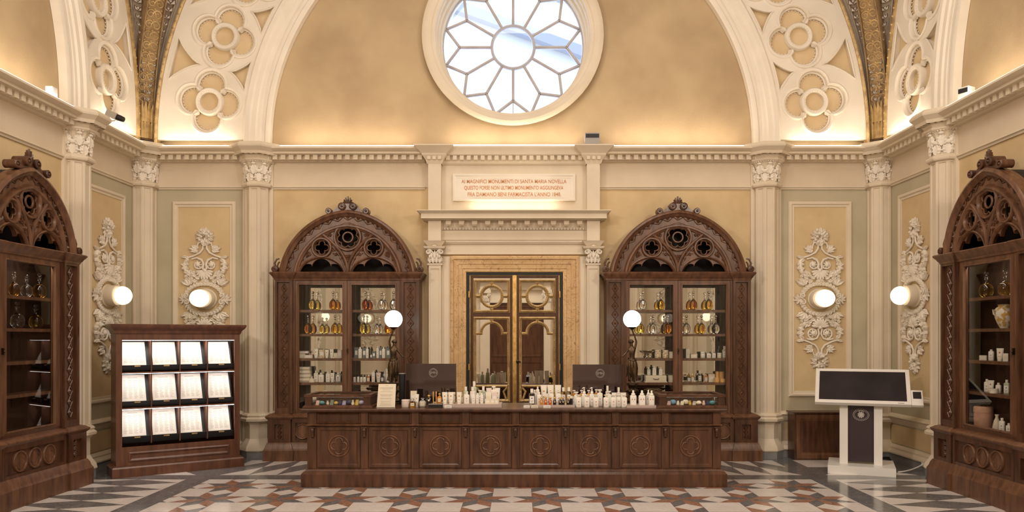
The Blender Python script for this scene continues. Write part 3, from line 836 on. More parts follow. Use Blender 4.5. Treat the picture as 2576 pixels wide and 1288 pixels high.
# inscription tablet
tx0, tx1, tz0, tz1 = wx(1139,-16*u), wx(1447,-16*u), zo(505,16), zo(437,16)
b = MB(); b.box(tx0, tx1, -13*u, -8*u, tz0, tz1)
b.mouldv([(0,4*u),(0,8*u),(4*u,9*u),(7*u,6*u),(10*u,6*u),(11*u,4*u)], [(tx0,tz0),(tx1,tz0),(tx1,tz1),(tx0,tz1)], True, y=-8*u)
t = thing('inscription_tablet', 'pale stone tablet with three lines of orange lettering above the mirrored door', 'plaque', ((tx0+tx1)/2, 0, tz0))
o = b.build('tablet_slab', 'stucco', smooth=25); o.parent = t; o.location = (-(tx0+tx1)/2, 0, -tz0)
for s_, py, x0, x1 in (('AI MAGNIFICI MONUMENTI DI SANTA MARIA NOVELLA', 457, 1161, 1425), ('QUESTO FORSE NON ULTIMO MONUMENTO AGGIUNGEVA', 473, 1168, 1417), ("FRA DAMIANO BENI FARMACISTA L'ANNO 1848.", 489.5, 1177, 1411)):
    yy = -13*u; xa, xb = wx(x0, yy), wx(x1, yy)
    q = text_mesh('lettering', s_, .078, 'redink', t, ((xa+xb)/2-(tx0+tx1)/2, yy-.002, zz(py,13)-tz0), width=xb-xa, depth=.0015, bold=.0003)
# --------------------------------------------------------- marble door surround
b = MB()
mx0, mx1, mz1 = wx(1133.5), wx(1456.5), zz(644,8)
path = [(mx0,0),(mx0,mz1),(mx1,mz1),(mx1,0)]
wdt = 38*u
b.mouldv([(0,0),(0,14*u),(-3*u,16*u),(-8*u,15*u),(-10*u,11*u),(-20*u,9*u),(-21*u,7*u),(-31*u,5*u),(-32*u,3*u),(-38*u,3*u),(-39*u,-14*u)], path, False, y=-0)
o = b.build('trim_door_surround', 'sienna', smooth=25); st(o)
# --------------------------------------------------------- mirrored double door
dy = 10*u     # recessed behind wall plane
def Dx(px): return wx(px, dy)
def Dz(py): return HZ-(py-VPY)*(D+dy)/F
b = MB(); 
b.mouldv([(0,-dy-4*u),(0,-dy+8*u),(-11*u,-dy+8*u),(-11*u,-dy-4*u)], [(Dx(1171),0),(Dx(1171),Dz(682)),(Dx(1418),Dz(682)),(Dx(1418),0)], False)
dr = b.build('door_1', 'black', smooth=20); st(dr)
b = MB()
for x0, x1 in ((1171.5,1173.5),(1416,1418)): b.box(Dx(x0), Dx(x1), dy-10*u, dy-8*u, 0, Dz(683))
b.box(Dx(1171.5), Dx(1418), dy-10*u, dy-8*u, Dz(685), Dz(683))
b.box(Dx(1291), Dx(1298), dy-10*u, dy, 0, Dz(693))
b.box(Dx(1293.5), Dx(1295.5), dy-12*u, dy, 0, Dz(693))
for px in (1180.5, 1407.5):
    for py in (740, 922): b.T = Matrix.Translation((Dx(px), dy-8*u, Dz(py+9))); b.lathe([(2.6*u,0),(2.6*u,16*u)], 10); b.T = None
b.build('gilt_trim', 'goldbright', dr, smooth=25)
def leaf_door(xa, xb, pa, pb):
    b = MB(); X = lambda q: Dx(q); bot = 0.02
    y0, y1 = dy-4*u, dy+4*u
    # dark frame: stiles and rails around the two mirrors
    zr = [(Dz(700),Dz(692)),(Dz(797),Dz(787)),(bot, Dz(1011))]
    b.box(X(xa), X(pa), y0, y1, bot, Dz(692)); b.box(X(pb), X(xb), y0, y1, bot, Dz(692))
    for z0, z1 in zr: b.box(X(pa), X(pb), y0, y1, z0, z1)
    b.box(X(pa), X(pb), y0, y1, Dz(974), Dz(968))
    for q in ((xa, xa+1.6),(xb-1.6, xb)): b.box(X(q[0]), X(q[1]), y0-2*u, y0, bot, Dz(692), 1)
    b.box(X(xa), X(xb), y0-2*u, y0, Dz(693.6), Dz(692), 1)
    lf = b.build('door_leaf', ['doorwood','goldbright'], dr, smooth=20)
    m = MB(); m.box(X(pa)-.01, X(pb)+.01, dy+1*u, dy+3*u, bot+.2, Dz(700)); m.build('mirror_panel', 'mirror', lf, smooth=0)
    g = MB(); fw = 7*u
    def band(path, closed, w=fw):
        g.mouldv([(-w/2,-dy+2*u),(-w/2,-dy+5*u),(-w*.22,-dy+6*u),(0,-dy+7.6*u),(w*.22,-dy+6*u),(w/2,-dy+5*u),(w/2,-dy+2*u)], path, closed)
        # rope-like carved beads along the band
        P = path+([path[0]] if closed else [])
        for i in range(len(P)-1):
            a, c = Vector(P[i]), Vector(P[i+1]); L = (c-a).length; k = max(1, round(L/(3.6*u)))
            for j in range(k):
                p = a.lerp(c, (j+.5)/k); g.ball((p.x, dy-7.8*u, p.y), 1.35*u, 5, 4, mi=1)
    cx_ = (X(pa)+X(pb))/2
    zA, zB = Dz(787), Dz(703)
    i_ = 3.5*u
    band([(X(pa)+i_,zA+i_),(X(pb)-i_,zA+i_),(X(pb)-i_,zB-i_),(X(pa)+i_,zB-i_)], True)
    rc = 26.5*u; zc = Dz(745.5)
    band(circ(cx_, zc, rc, 32), True, 8*u)
    for a in ((0,1),(1,0),(0,-1),(-1,0)):
        e = (X(pb)-i_*2-cx_) if a[0] else ((zB-i_*2-zc) if a[1] > 0 else (zc-zA-i_*2)); 
        band([(cx_+a[0]*(rc+3*u), zc+a[1]*(rc+3*u)),(cx_+a[0]*e, zc+a[1]*e)], False, 8*u)
    zA, zB = Dz(1011), Dz(797)
    band([(X(pa)+i_,zA+i_),(X(pb)-i_,zA+i_),(X(pb)-i_,zB-i_),(X(pa)+i_,zB-i_)], True)
    band([(X(pa)+i_*2,Dz(971)),(X(pb)-i_*2,Dz(971))], False, 6*u)
    zc = Dz(842); 
    arc = [(X(pa)+i_*2, zc+3*u),(cx_-27*u, zc+3*u)]+[(cx_+27*u*cos(pi-pi*i/20), zc+4*u+27*u*sin(pi-pi*i/20)) for i in range(21)]+[(cx_+27*u, zc+3*u),(X(pb)-i_*2, zc+3*u)]
    band(arc, False, 7*u); band([(cx_, zc+31*u),(cx_, zB-i_*2)], False, 8*u)
    for s_ in (-1,1): band([(cx_+s_*(X(pb)-cx_-i_*2), Dz(974)),(cx_+s_*30*u, Dz(985)),(cx_+s_*36*u, Dz(1003))], False, 5*u)
    g.build('gilt_frame', ['gold','goldbright'], lf, smooth=30)
    return lf
leaf_door(1182, 1291, 1191, 1283); lf = leaf_door(1298, 1407, 1305.8, 1397.5)
b = MB(); b.T = Matrix.Translation((Dx(1302), dy-5*u, Dz(909))) @ Matrix.Rotation(pi/2, 4, 'X'); b.lathe([(4*u,0),(4*u,2*u),(1.6*u,3*u),(1.6*u,9*u)], 12)
b.T = None; b.tube([(Dx(1302), dy-14*u, Dz(909)),(Dx(1305), dy-15*u, Dz(908)),(Dx(1310), dy-13*u, Dz(911))], 1.5*u, 8)
b.build('door_handle', 'bronze', lf)
# --------------------------------------------------------- rose window
GY = 80*u; gcx = WXC; gz = HZ+(848-120)*(D+GY)/F; gR = 181*U*(F+80)/F
sc = (F+80)/F
b = MB()
# splayed, moulded reveal from the wall opening back to the glass
r0 = WR; prof = [(31,-7),(31,-10),(26,-14),(20,-15),(16,-12),(9,-11),(6,-7),(0,-6),(-1,6),(-4,8),(-4,24),(-8,26),(-8,44),(-13,47),(-13,70),(-16,84),(-16,90)]
k = 72; vs = []; fs = []
for o_, yy in prof:
    for i in range(k):
        a = 2*pi*i/k; f = max(0, min(1, yy/84)); cz = WZC+(gz-WZC)*f; rr = r0+o_*u; 
        vs.append((gcx+rr*cos(a), yy*u, cz+rr*sin(a)))
for j in range(len(prof)-1):
    for i in range(k): fs.append((j*k+i, j*k+(i+1)%k, (j+1)*k+(i+1)%k, (j+1)*k+i))
b.add(vs, fs); win = b.build('window_1', 'cream', smooth=30); st(win)
b = MB()
def bar(p, q, w=3.4): 
    a = Vector((p[0],0,p[1])); c = Vector((q[0],0,q[1])); d = (c-a).normalized(); n = Vector((-d.z,0,d.x))*w*u
    b.prism([((a+n).x,(a+n).z),((c+n).x,(c+n).z),((c-n).x,(c-n).z),((a-n).x,(a-n).z)], GY-3*u, GY+3*u)
    n = n*.45; b.prism([((a+n).x,(a+n).z),((c+n).x,(c+n).z),((c-n).x,(c-n).z),((a-n).x,(a-n).z)], GY-5*u, GY-3*u)
G = lambda r, deg: (gcx+r*sc*u*cos(radians(deg)), gz+r*sc*u*sin(radians(deg)))
for i in range(12):
    a = 30*i; bar(G(54,a), G(134,a)); bar(G(134,a), G(174,a+15)); bar(G(134,a), G(174,a-15))
bar(G(134,-90), G(176,-90), 1)
b.mouldv([(0,-GY-5*u),(0,-GY+5*u),(3*u,-GY+8*u),(7*u,-GY+5*u),(7*u,-GY-5*u)], circ(gcx, gz, 50*sc*u, 48)[::-1], True)
b.mouldv([(-2*u,-GY-5*u),(-2*u,-GY+7*u),(4*u,-GY+9*u),(14*u,-GY+9*u),(16*u,-GY-5*u)], circ(gcx, gz, 176*sc*u, 72)[::-1], True)
b.build('window_tracery', noisy('window_bar_paint', (.44,.41,.42), (.52,.48,.48), 5, .6), win, smooth=25)
b = MB(); b.prism(circ(gcx, gz, 180*sc*u, 48), GY-.6*u, GY+.6*u); b.build('window_pane', 'winpane', win, smooth=0)
# --------------------------------------------------------- building seen through the window
pw = plain('outdoor_plaster', (.46,.46,.46), .9)
bld = thing('neighbouring_building', 'pale sunlit building wall with louvred shutters seen through the round window', 'building', (0, 7.5, 0))
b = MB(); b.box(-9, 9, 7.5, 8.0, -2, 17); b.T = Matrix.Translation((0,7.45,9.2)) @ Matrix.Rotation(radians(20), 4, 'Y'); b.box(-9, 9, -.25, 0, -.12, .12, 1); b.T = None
o = b.build('building_wall', [pw, plain('outdoor_cornice_grey', (.20,.21,.25), .9)], smooth=0); o.parent = bld; o.location = (0,-7.5,0)  # sloping eave in plain dark grey
b = MB()
for x0 in (-2.1, .55):
    b.box(x0, x0+.7, 7.38, 7.5, 9.9, 12.0)
    for i in range(22): b.box(x0+.06, x0+.64, 7.35, 7.38, 10+i*.09, 10.05+i*.09, 1)
o = b.build('shutter', [plain('shutter_paint', (.30,.31,.35), .8), plain('shutter_slat', (.16,.18,.23), .8)], smooth=0); o.parent = bld; o.location = (0,-7.5,0)
# ================================================================== light
wd = bpy.data.worlds.new('world'); S.world = wd; wd.use_nodes = True
bg = wd.node_tree.nodes['Background']; bg.inputs[0].default_value = (.70,.82,1,1); bg.inputs[1].default_value = 5.0
def area(nm, loc, rot, sx, sy, pw_, col=(1,.86,.68), spread=None):
    l = bpy.data.lights.new(nm, 'AREA'); l.shape = 'RECTANGLE'; l.size = sx; l.size_y = sy; l.energy = pw_; l.color = col
    if spread: l.spread = spread
    o = bpy.data.objects.new(nm, l); COL.objects.link(o); o.location = loc; o.rotation_euler = rot; return o
WARM = (1, .78, .50)
KC = 1.0
# cove strips lying on top of the cornice
def strip(fr, x0, x1, o_, zz_, pw_, nm='led_cove_strip'):
    M_ = Matrix.Translation(fr[0]) @ Matrix.Rotation(fr[1], 4, 'Z')
    b = MB(); b.box(x0, x1, -o_*u-3.2*u, -o_*u, zz_+.001, zz_+2.6*u); t = b.build(nm, 'led', smooth=0); st(t); put(t, fr); 
    L = area('cove_light', M_ @ Vector(((x0+x1)/2, -(o_-12)*u, zz_+.05)), (pi, 0, fr[1]), abs(x1-x0), .04, pw_*abs(x1-x0)*.36)
    return L
zc = zz(366,46)
for fr in (BACK, LEFT, RIGHT):
    if fr is BACK:
        segs = [(-CC+66*u, wx(1048)), (wx(1534), CC-66*u), (-W+50*u, -CC-60*u), (CC+60*u, W-50*u)]
    else: segs = [(-CC+66*u, CC-66*u), (-W+50*u, -CC-60*u), (CC+60*u, W-50*u)]
    for x0, x1 in segs: strip(fr, x0, x1, 40, zz(367,48)+.001, 9.0)
strip(BACK, PL+30*u, PR-30*u, 34, zo(366,40)+.001, 9.0)
# strip behind the door entablature washing the tablet
b = MB(); b.box(tx0+.3, tx1-.3, -24*u, -21*u, zo(527,46)+.001, zo(527,46)+.014); t = b.build('led_tablet_strip', 'led', smooth=0); st(t)
area('tablet_light', ((tx0+tx1)/2, -26*u, zo(527,46)+.05), (pi-.35, 0, 0), tx1-tx0-.5, .04, 1.3)
# general fill: unseen area lights added high in the room and at the rear
def lamp(loc, pw_, r=.25, col=(1,.80,.56)):
    l = bpy.data.lights.new('lamp', 'POINT'); l.energy = pw_; l.shadow_soft_size = r; l.color = col
    o = bpy.data.objects.new('lamp', l); COL.objects.link(o); o.location = loc; return o
area('rear_wall_fill', (0, RY+.1, 7.2), (radians(70), 0, 0), 3.2, 3.2, 240, (1,.90,.86))  # fill light added high on the rear wall, no window there
area('ceiling_fill', (0, -5.2, 9.3), (0, 0, 0), 3.5, 3.5, 210, (1,.90,.79))  # overhead fill added for general brightness, no fixture modelled
for s_ in (-1,1): area('cornice_projector', (s_*(W-.9), -8.5, 5.0), (radians(60), 0, s_*radians(40)), .8, .5, 130, (1,.88,.74))

area('rear_end_fill', (0, -9.6, 6.5), (radians(-70), 0, 0), 2.5, .6, 150, (1,.90,.80))  # fill added to brighten the rear end shown in the mirrors
# ================================================================== arched display cabinets
def arch(hw, rise, n=28, z0=0.0, cx=0.0, a=-12., b_=-30.):
    """pointed arch outline from right foot over the apex to left foot"""
    pts = []
    R = sqrt((171-a)**2+b_*b_); a0 = atan2(-b_, 171-a); a1 = atan2(sqrt(R*R-a*a), -a); kz = 1/(sqrt(R*R-a*a)+b_)
    for i in range(n+1):
        t = a0+(a1-a0)*i/n; pts.append(((a+R*cos(t))/171*hw, (b_+R*sin(t))*kz*rise))
    return [(cx+x, z0+z) for x, z in pts]+[(cx-x, z0+z) for x, z in pts[-2::-1]]
OC = 60
def cxx(dx, o=OC): return dx*(F-o)/F*U
def cabinet(loc, rz, label, side=False):
    DZ = 8*u if side else 0; HB_, BX, PL_, PX_ = (150,98,168,125) if side else (181,137,200,159)
    GX = PL_-3; KXs, KZs = (.835,.955) if side else (1,1)
    t = thing('display_cabinet', label, 'cabinet', loc, rz, 'arched display cabinets')
    Z = lambda py, o=OC: zz(py, o)+DZ
    def pth(hw, o, br=4, bx=BX): return [(-hw,0),(-hw,-(o+br)*u),(-cxx(bx),-(o+br)*u),(-cxx(bx),-o*u),(cxx(bx),-o*u),(cxx(bx),-(o+br)*u),(hw,-(o+br)*u),(hw,0)]
    H1, H2 = cxx(HB_), cxx(PL_-2)
    b = MB()
    # pedestal
    b.prismz(pth(cxx(PL_,70), 70), 0, Z(1134,78))
    b.box(-cxx(GX,70), cxx(GX,70), -64*u, -.004, 0, Z(1045))
    for s_ in (-1,1):
        xs_ = sorted((s_*cxx(GX), s_*cxx(BX+3))); 
        # pilaster pedestal framed
        b.box(xs_[0], xs_[1], -70*u, -64*u, Z(1114,70), Z(1106,70)); b.box(xs_[0], xs_[1], -70*u, -64*u, Z(1068,70), Z(1054,70))
        b.box(xs_[0], xs_[0]+cxx(17), -70*u, -64*u, Z(1106,70), Z(1068,70)); b.box(xs_[1]-cxx(17), xs_[1], -70*u, -64*u, Z(1106,70), Z(1068,70))
        b.box(s_*cxx(BX-1), s_*cxx(BX-9), -68*u, -64*u, Z(1114,70), Z(1054,70))
        if not side: b.box(s_*cxx(20), s_*cxx(11), -68*u, -64*u, Z(1114,70), Z(1054,70))
    b.box(-cxx(BX-9), cxx(BX-9), -67.6*u, -64*u, Z(1114,70), Z(1107,70)); b.box(-cxx(BX-9), cxx(BX-9), -67.6*u, -64*u, Z(1064,70), Z(1054,70))
    base = b.build('pedestal', 'wood', t, smooth=20)
    b = MB()
    b.mould([(0,0),(6*u,0),(6*u,Z(1134,78)),(5*u,Z(1132,78)),(3*u,Z(1128,76)),(1*u,Z(1120,74)),(-2*u,Z(1114,72)),(-4*u,Z(1113,72))], pth(cxx(PL_+1,70), 70))
    b.mould([(-3*u,Z(1056,70)),(0,Z(1056,70)),(3*u,Z(1053,72)),(5*u,Z(1050,72)),(5*u,Z(1048,72)),(1*u,Z(1045,70)),(-1*u,Z(1043,68)),(-8*u,Z(1040,66)),(-14*u,Z(1038,64))], pth(cxx(PL_-2,66), 66))
    b.build('base_moulding', 'woodh', t, smooth=25)
    zc_ = (Z(1107,70)+Z(1064,70))/2; rr = 17.5*u
    for s_ in ((1,) if side else (-1,1)):
        for k in range(3):
            b = MB(); x = cxx((k-1)*44) if side else s_*cxx(74+ (k-1)*37)
            b.mouldv([(-2*u,64*u),(-1*u,67*u),(1*u,67.5*u),(2.5*u,65*u),(2.5*u,64*u)], circ(x, zc_, rr, 28)[::-1], True)
            b.tube([(p, -64.5*u, q) for p, q in foil(x, zc_, 14*u, 4, 6.4*u, 6)], 1.1*u, 5, closed=True)
            b.prism(circ(x, zc_, rr, 20), -64.6*u, -64*u); b.build('roundel', 'woodh', t, smooth=40)
    for xq in ((-cxx((GX+BX)/2), cxx((GX+BX)/2)) if side else (-cxx(168), 0, cxx(168))):
        b = MB(); b.box(xq-7*u, xq+7*u, -64.6*u, -64*u, Z(1106,68), Z(1069,68))
        for k in range(3): b.leaf((xq, Z(1104-k*11,68)), pi/2, 13*u, 12*u, 4*u, y=-64*u, lobes=3)
        b.build('carved_panel', 'wood', t, smooth=40)
    # carcass
    b = MB(); zt, zb = Z(688), Z(1040)
    for s_ in (-1,1):
        b.box(s_*H1, s_*(H1-3*u), -58*u, -.004, zb, zt)
        xs_ = sorted((s_*H1, s_*cxx(BX)))
        b.box(xs_[0], xs_[1], -58*u, -52*u, zb, zt)
        # framed pilaster
        b.box(xs_[0], xs_[0]+5*u, -64*u, -58*u, zb, zt); b.box(xs_[1]-7*u, xs_[1], -64*u, -58*u, zb, zt)
        b.box(xs_[0]+5*u, xs_[1]-7*u, -63.8*u, -58*u, zb, Z(1026)); b.box(xs_[0]+5*u, xs_[1]-7*u, -63.8*u, -58*u, Z(710), zt)
        b.box(s_*cxx(BX), s_*cxx(BX-6), -60*u, -50*u, zb, zt)
    b.box(-H1, H1, -60*u, -.004, Z(703), zt); b.box(-H1, H1, -58*u, -.004, zb, Z(1034))
    b.build('carcass', 'wood', t, smooth=20)
    # shelves
    for py in (782.5, 843, 904.5, 965.5):
        b = MB(); b.box(-H1+3.2*u, H1-3.2*u, -49*u, -7*u, zz(py+3,49)+DZ, zz(py-3,49)+DZ); b.build('shelf', 'woodh', t, smooth=0)
    b = MB(); b.box(-H1+3*u, H1-3*u, -6*u, -4.6*u, Z(1034), Z(703)); bp = b.build('back_panel', 'woodi' if side else 'mirror', t, smooth=0)
    b = MB(); b.box(-H1+3.1*u,-H1+3.6*u,-52*u,-6*u,Z(1034),Z(703)); b.box(H1-3.6*u,H1-3.1*u,-52*u,-6*u,Z(1034),Z(703)); b.box(-H1+3*u,H1-3*u,-52*u,-6*u,Z(704),Z(703)); b.box(-cxx(9),cxx(9),-16*u,-6*u,Z(1034),Z(703)) if False else None
    b.build('inner_lining', 'woodi', t, smooth=0)
    if side: b = MB(); b.box(-cxx(70), cxx(70), -48*u, -44*u, Z(705), Z(704)); b.build('cabinet_fill', 'ledw', t, smooth=0); M_ = Matrix.Translation(loc) @ Matrix.Rotation(rz, 4, 'Z'); area('cabinet_fill', M_ @ Vector((0, -46*u, Z(706))), (radians(-20), 0, rz), .75, .03, 3.0, (1,.88,.72))  # glow bar and area light added to brighten the inside, hidden behind the door top
    # doors
    for s_, (d0, d1, g0, g1) in (((1,(-92,92,-74,74)),) if side else ((-1,(-131,-1,-123,-12)),(1,(0,131,10,121)))):
        b = MB(); y0, y1 = -58*u, -51*u
        b.box(cxx(d0), cxx(g0), y0, y1, Z(1039), Z(703)); b.box(cxx(g1), cxx(d1), y0, y1, Z(1039), Z(703))
        b.box(cxx(g0), cxx(g1), y0, y1, Z(1039), Z(1029)); b.box(cxx(g0), cxx(g1), y0, y1, Z(716), Z(703))
        b.mouldv([(-3*u,58*u),(-2*u,60*u),(0,60.5*u),(1*u,59*u),(1.5*u,56*u)], [(cxx(g0),Z(1029)),(cxx(g1),Z(1029)),(cxx(g1),Z(716)),(cxx(g0),Z(716))], True)
        d = b.build('door', 'woodh', t, smooth=25)
        b = MB(); b.box(cxx(g0), cxx(g1), -55*u, -54.4*u, Z(1029), Z(716)); b.build('glass_pane', 'pane', d, smooth=0)
        if s_ > 0:
            b = MB(); hx = cxx(83*side_s) if side else 0; b.box(hx-cxx(1.5), hx+cxx(1.5), -62*u, -58*u, Z(888), Z(876)); b.ball((hx,-63*u,Z(882)), 2*u, 8, 6); b.tube([(hx,-63*u,Z(884)),(hx,-64*u,Z(892))],.9*u,6); b.build('handle', 'bronze', d)
    # chain of lozenges on the pilasters
    for s_ in (-1,1):
        b = MB(); x = s_*cxx(PX_); n = 14; za, zb2 = Z(1022), Z(714); h = (zb2-za)/n
        for i in range(n):
            zc_ = za+h*(i+.5); w_ = 7.5*u
            b.tube([(x+w_,-59*u,zc_),(x,-59*u,zc_+h*.48),(x-w_,-59*u,zc_),(x,-59*u,zc_-h*.48)], 1.3*u, 4, closed=True)
            q = 3.6*u; b.add([(x+q,-58*u,zc_),(x,-58*u,zc_+q*1.3),(x-q,-58*u,zc_),(x,-58*u,zc_-q*1.3),(x,-61.5*u,zc_)], [(0,1,4),(1,2,4),(2,3,4),(3,0,4)])
        b.build('lozenge_carving', 'woodh', t, smooth=20)
    # main cornice
    b = MB(); b.mould([(-2*u,Z(706)),(1*u,Z(705)),(2*u,Z(701)),(4*u,Z(699)),(6*u,Z(695)),(10*u,Z(690)),(11*u,Z(687)),(9*u,Z(685)),(0,Z(683))], pth(H1, 60))
    b.box(-H1, H1, -62*u, -.004, Z(690), Z(683.5)); b.build('cornice', 'woodh', t, smooth=25)
    # arched head
    zb0 = Z(684); k = (F-OC)/F*U; kx = k*KXs; kz = k*KZs
    AR = lambda hw, rise, n=28, cx=0: [(x, zb0+z) for x, z in arch(hw*kx, rise*kz, n, 0, cx*kx, *((-39.,-29.) if side else (-12.,-30.)))]
    def trefoil(cx):
        s = []
        for i in range(7): a = pi-(pi*.62)*i/6; s.append((-33+22*cos(a), 1+20*sin(a)))
        for i in range(13): a = pi*.93-(pi*.86)*i/12; s.append((25*cos(a), 9+25*sin(a)))
        for i in range(7): a = pi*.62-(pi*.62)*i/6; s.append((33+22*cos(a), 1+20*sin(a)))
        return [((cx+x)*kx, zb0+z*kz) for x, z in s]
    ros = (0, zb0+88*kz); qf_ = [(-65.5*kx, zb0+61.5*kz),(65.5*kx, zb0+61.5*kz)]; kr = sqrt(kx*kz)
    holes = [trefoil(-67), trefoil(65), circ(ros[0], ros[1], 28*kr, 40)]+[circ(x, z, 18.5*kr, 32) for x, z in qf_]
    plate('tympanum', [AR(168,152)]+holes, 8*u, 'woodh', t, y=-54*u)
    b = MB()
    b.mouldv([(-1*u,40*u),(-1*u,62*u),(2*u,65*u),(6*u,66*u),(9*u,62*u),(11*u,61*u),(14*u,58*u),(14*u,54*u)], AR(171,155), False)
    b.mouldv([(0,54*u),(0,59*u),(2*u,62*u),(6*u,62*u),(8*u,59*u),(11*u,58*u),(12*u,54*u)], AR(136,121), False)
    for s_ in (-1,1):
        rib_ = [(0,0),(-1,10),(-3,22),(-9,36),(-17,50),(-30,66),(-46,81),(-64,95)]
        b.tube([(s_*x*kx, -57*u, zb0+z*kz) for x, z in rib_], 3.6*u, 8); b.tube([(s_*(x-6)*kx, -55*u, zb0+(z-4)*kz) for x, z in rib_[2:]], 2*u, 6)
        b.mouldv([(0,54*u),(0,58*u),(2*u,59*u),(5*u,57*u),(6*u,54*u)], AR(60,40,16,s_*66), False)
    for (x, z), r in zip([ros]+qf_, (29,19.5,19.5)):
        b.mouldv([(0,44*u),(0,57*u),(2*u,60*u),(5*u,60*u),(7*u,57*u),(7*u,54*u)], circ(x, z, r*kr, 40)[::-1], True)
    # cusped tracery inside the openings
    x, z = ros; b.tube([(p,-54*u,q) for p, q in foil(x, z, 27*kr, 7, 9.2*kr, 7)], 1.6*u, 6, closed=True); b.tube([(p,-54*u,q) for p, q in circ(x, z, 12.5*kr, 28)], 2.2*u, 6, closed=True)
    for x, z in qf_: b.tube([(p,-54*u,q) for p, q in foil(x, z, 17.5*kr, 4, 7.6*kr, 9)], 1.5*u, 6, closed=True)
    b.build('tracery', 'woodh', t, smooth=40)
    b = MB()
    # lozenges round the arch band
    band = AR(154,138,60)
    L = [0]
    for i in range(1, len(band)): L.append(L[-1]+sqrt((band[i][0]-band[i-1][0])**2+(band[i][1]-band[i-1][1])**2))
    n = 17
    for j in range(n):
        s = L[-1]*(j+.5)/n; i = max(1, next(q for q in range(len(L)) if L[q] >= s)); p = Vector(band[i-1]).lerp(Vector(band[i]), (s-L[i-1])/(L[i]-L[i-1])); d = (Vector(band[i])-Vector(band[i-1])).normalized(); nn = Vector((-d.y, d.x))
        A_, B_ = L[-1]/n*.5, 6.5*u
        q = [p+d*A_, p+nn*B_, p-d*A_, p-nn*B_]; b.tube([(v.x,-55*u,v.y) for v in q], 1.3*u, 4, closed=True)
        q = [p+d*5*u, p+nn*4*u, p-d*5*u, p-nn*4*u]; b.add([(v.x,-54*u,v.y) for v in q]+[(p.x,-58*u,p.y)], [(0,1,4),(1,2,4),(2,3,4),(3,0,4)])
    # leafy spandrels
    rnd = random.Random(3)
    inner = [(x/1., z) for x, z in arch(128, 113, 28)]; made = 0; tries = 0; done = []
    def inside(px, pz):
        c = False; n = len(inner); poly = inner
        for i in range(n):
            x1, z1 = poly[i-1]; x2, z2 = poly[i]
            if (z1 > pz) != (z2 > pz) and px < (x2-x1)*(pz-z1)/(z2-z1)+x1: c = not c
        return c
    ribp = [(0,0),(1,10),(3,22),(9,36),(17,50),(30,66),(46,81),(64,95)]
    while made < 62 and tries < 6000:
        tries += 1; x, z = rnd.uniform(0,126), rnd.uniform(2,112)
        if not inside(x, z) or (x*x+(z-88)**2) < 43**2 or ((x-65.5)**2+(z-61.5)**2) < 32**2: continue
        if ((x-66)/70)**2+(z/50)**2 < 1: continue
        if any((x-p)**2+(z-q)**2 < 8**2 for p, q in ribp) or any((x-p)**2+(z-q)**2 < 5.6**2 for p, q in done): continue
        done.append((x, z)); made += 1; qa = rnd.uniform(0,6.28)
        for s_ in (-1,1): b.leaf((s_*x*kx, zb0+z*kz), qa if s_ > 0 else pi-qa, 9*u, 8*u, 4*u, y=-54*u, lobes=2); b.ball((s_*(x+2)*kx, -55*u, zb0+(z+2)*kz), 1.9*u, 5, 4)
    b.build('arch_carving', 'woodh', t, smooth=40)
    b = MB(); ro = AR(168,152,20); ri = AR(158,142,20); n = len(ro)
    for i in range(n-1):
        a, c, d, e = ro[i], ro[i+1], ri[i+1], ri[i]; b.add([(a[0],-50*u,a[1]),(c[0],-50*u,c[1]),(c[0],-.004,c[1]),(a[0],-.004,a[1]),(e[0],-50*u,e[1]),(d[0],-50*u,d[1]),(d[0],-.004,d[1]),(e[0],-.004,e[1])], [(0,1,2,3),(4,7,6,5),(0,4,5,1)])
    b.prism(ri, -3*u, -1*u); b.build('hood', 'hooddark', t, smooth=30)
    # cresting: rolls, palmette, side scrolls
    b = MB(); za = zb0+155*kz
    b.prism([(-40*k,za-9*k),(-34*k,za+2*k),(-22*k,za+12*k),(-8*k,za+17*k),(8*k,za+17*k),(22*k,za+12*k),(34*k,za+2*k),(40*k,za-9*k),(0,za+1*k)][::-1], -58*u, -44*u)
    for x, z, r, y0, y1 in ((-14,10,9.5,-64,-36),(14,10,9.5,-64,-36),(-47,-2,8,-64,-40),(47,-2,8,-64,-40)):
        b.T = Matrix.Translation((x*k, y0*u, za+z*k)) @ Matrix.Rotation(-pi/2, 4, 'X'); b.lathe([(r*k*.55,2*u),(r*k*.55,0),(r*k*.8,0),(r*k,1.5*u),(r*k,(y1-y0)*u)], 16); b.ball((0,0,1.5*u), r*k*.35, 8, 6); b.T = None
    for i in range(7):
        a = pi/2+(i-3)*.36; L_ = (20-abs(i-3)*2.2)*k; b.tube([(0,-52*u,za+14*k),(L_*.55*cos(a)*1.25,-54*u,za+15*k+L_*.55*sin(a)),(L_*cos(a)*.95,-54*u,za+16*k+L_*sin(a))], [1.6*u,2.4*u,1.8*u], 6)
    b.ball((0,-53*u,za+16*k), 4*u, 8, 6)
    b.build('cresting', 'wood', t, smooth=40)
    for s_ in (-1,1):
        b = MB(); x = s_*182*kx
        b.T = Matrix.Translation((x, -66*u, zb0+7*k)) @ Matrix.Rotation(-pi/2, 4, 'X'); b.lathe([(4*k,2*u),(4*k,0),(6*k,0),(8*k,1.5*u),(8*k,26*u)], 14); b.ball((0,0,1.5*u), 2.5*k, 6, 5); b.T = None
        b.tube([(x,-54*u,zb0+13*k),(x+s_*3*k,-54*u,zb0+22*k),(x-s_*2*k,-54*u,zb0+32*k),(x-s_*9*k,-54*u,zb0+34*k)], [3*u,2.6*u,2.4*u,2*u], 6)
        b.tube([(x-s_*4*k,-54*u,zb0+12*k),(x-s_*6*k,-54*u,zb0+22*k),(x-s_*10*k,-54*u,zb0+26*k)], 2*u, 6)
        b.build('corner_scroll', 'wood', t, smooth=40)
    return t
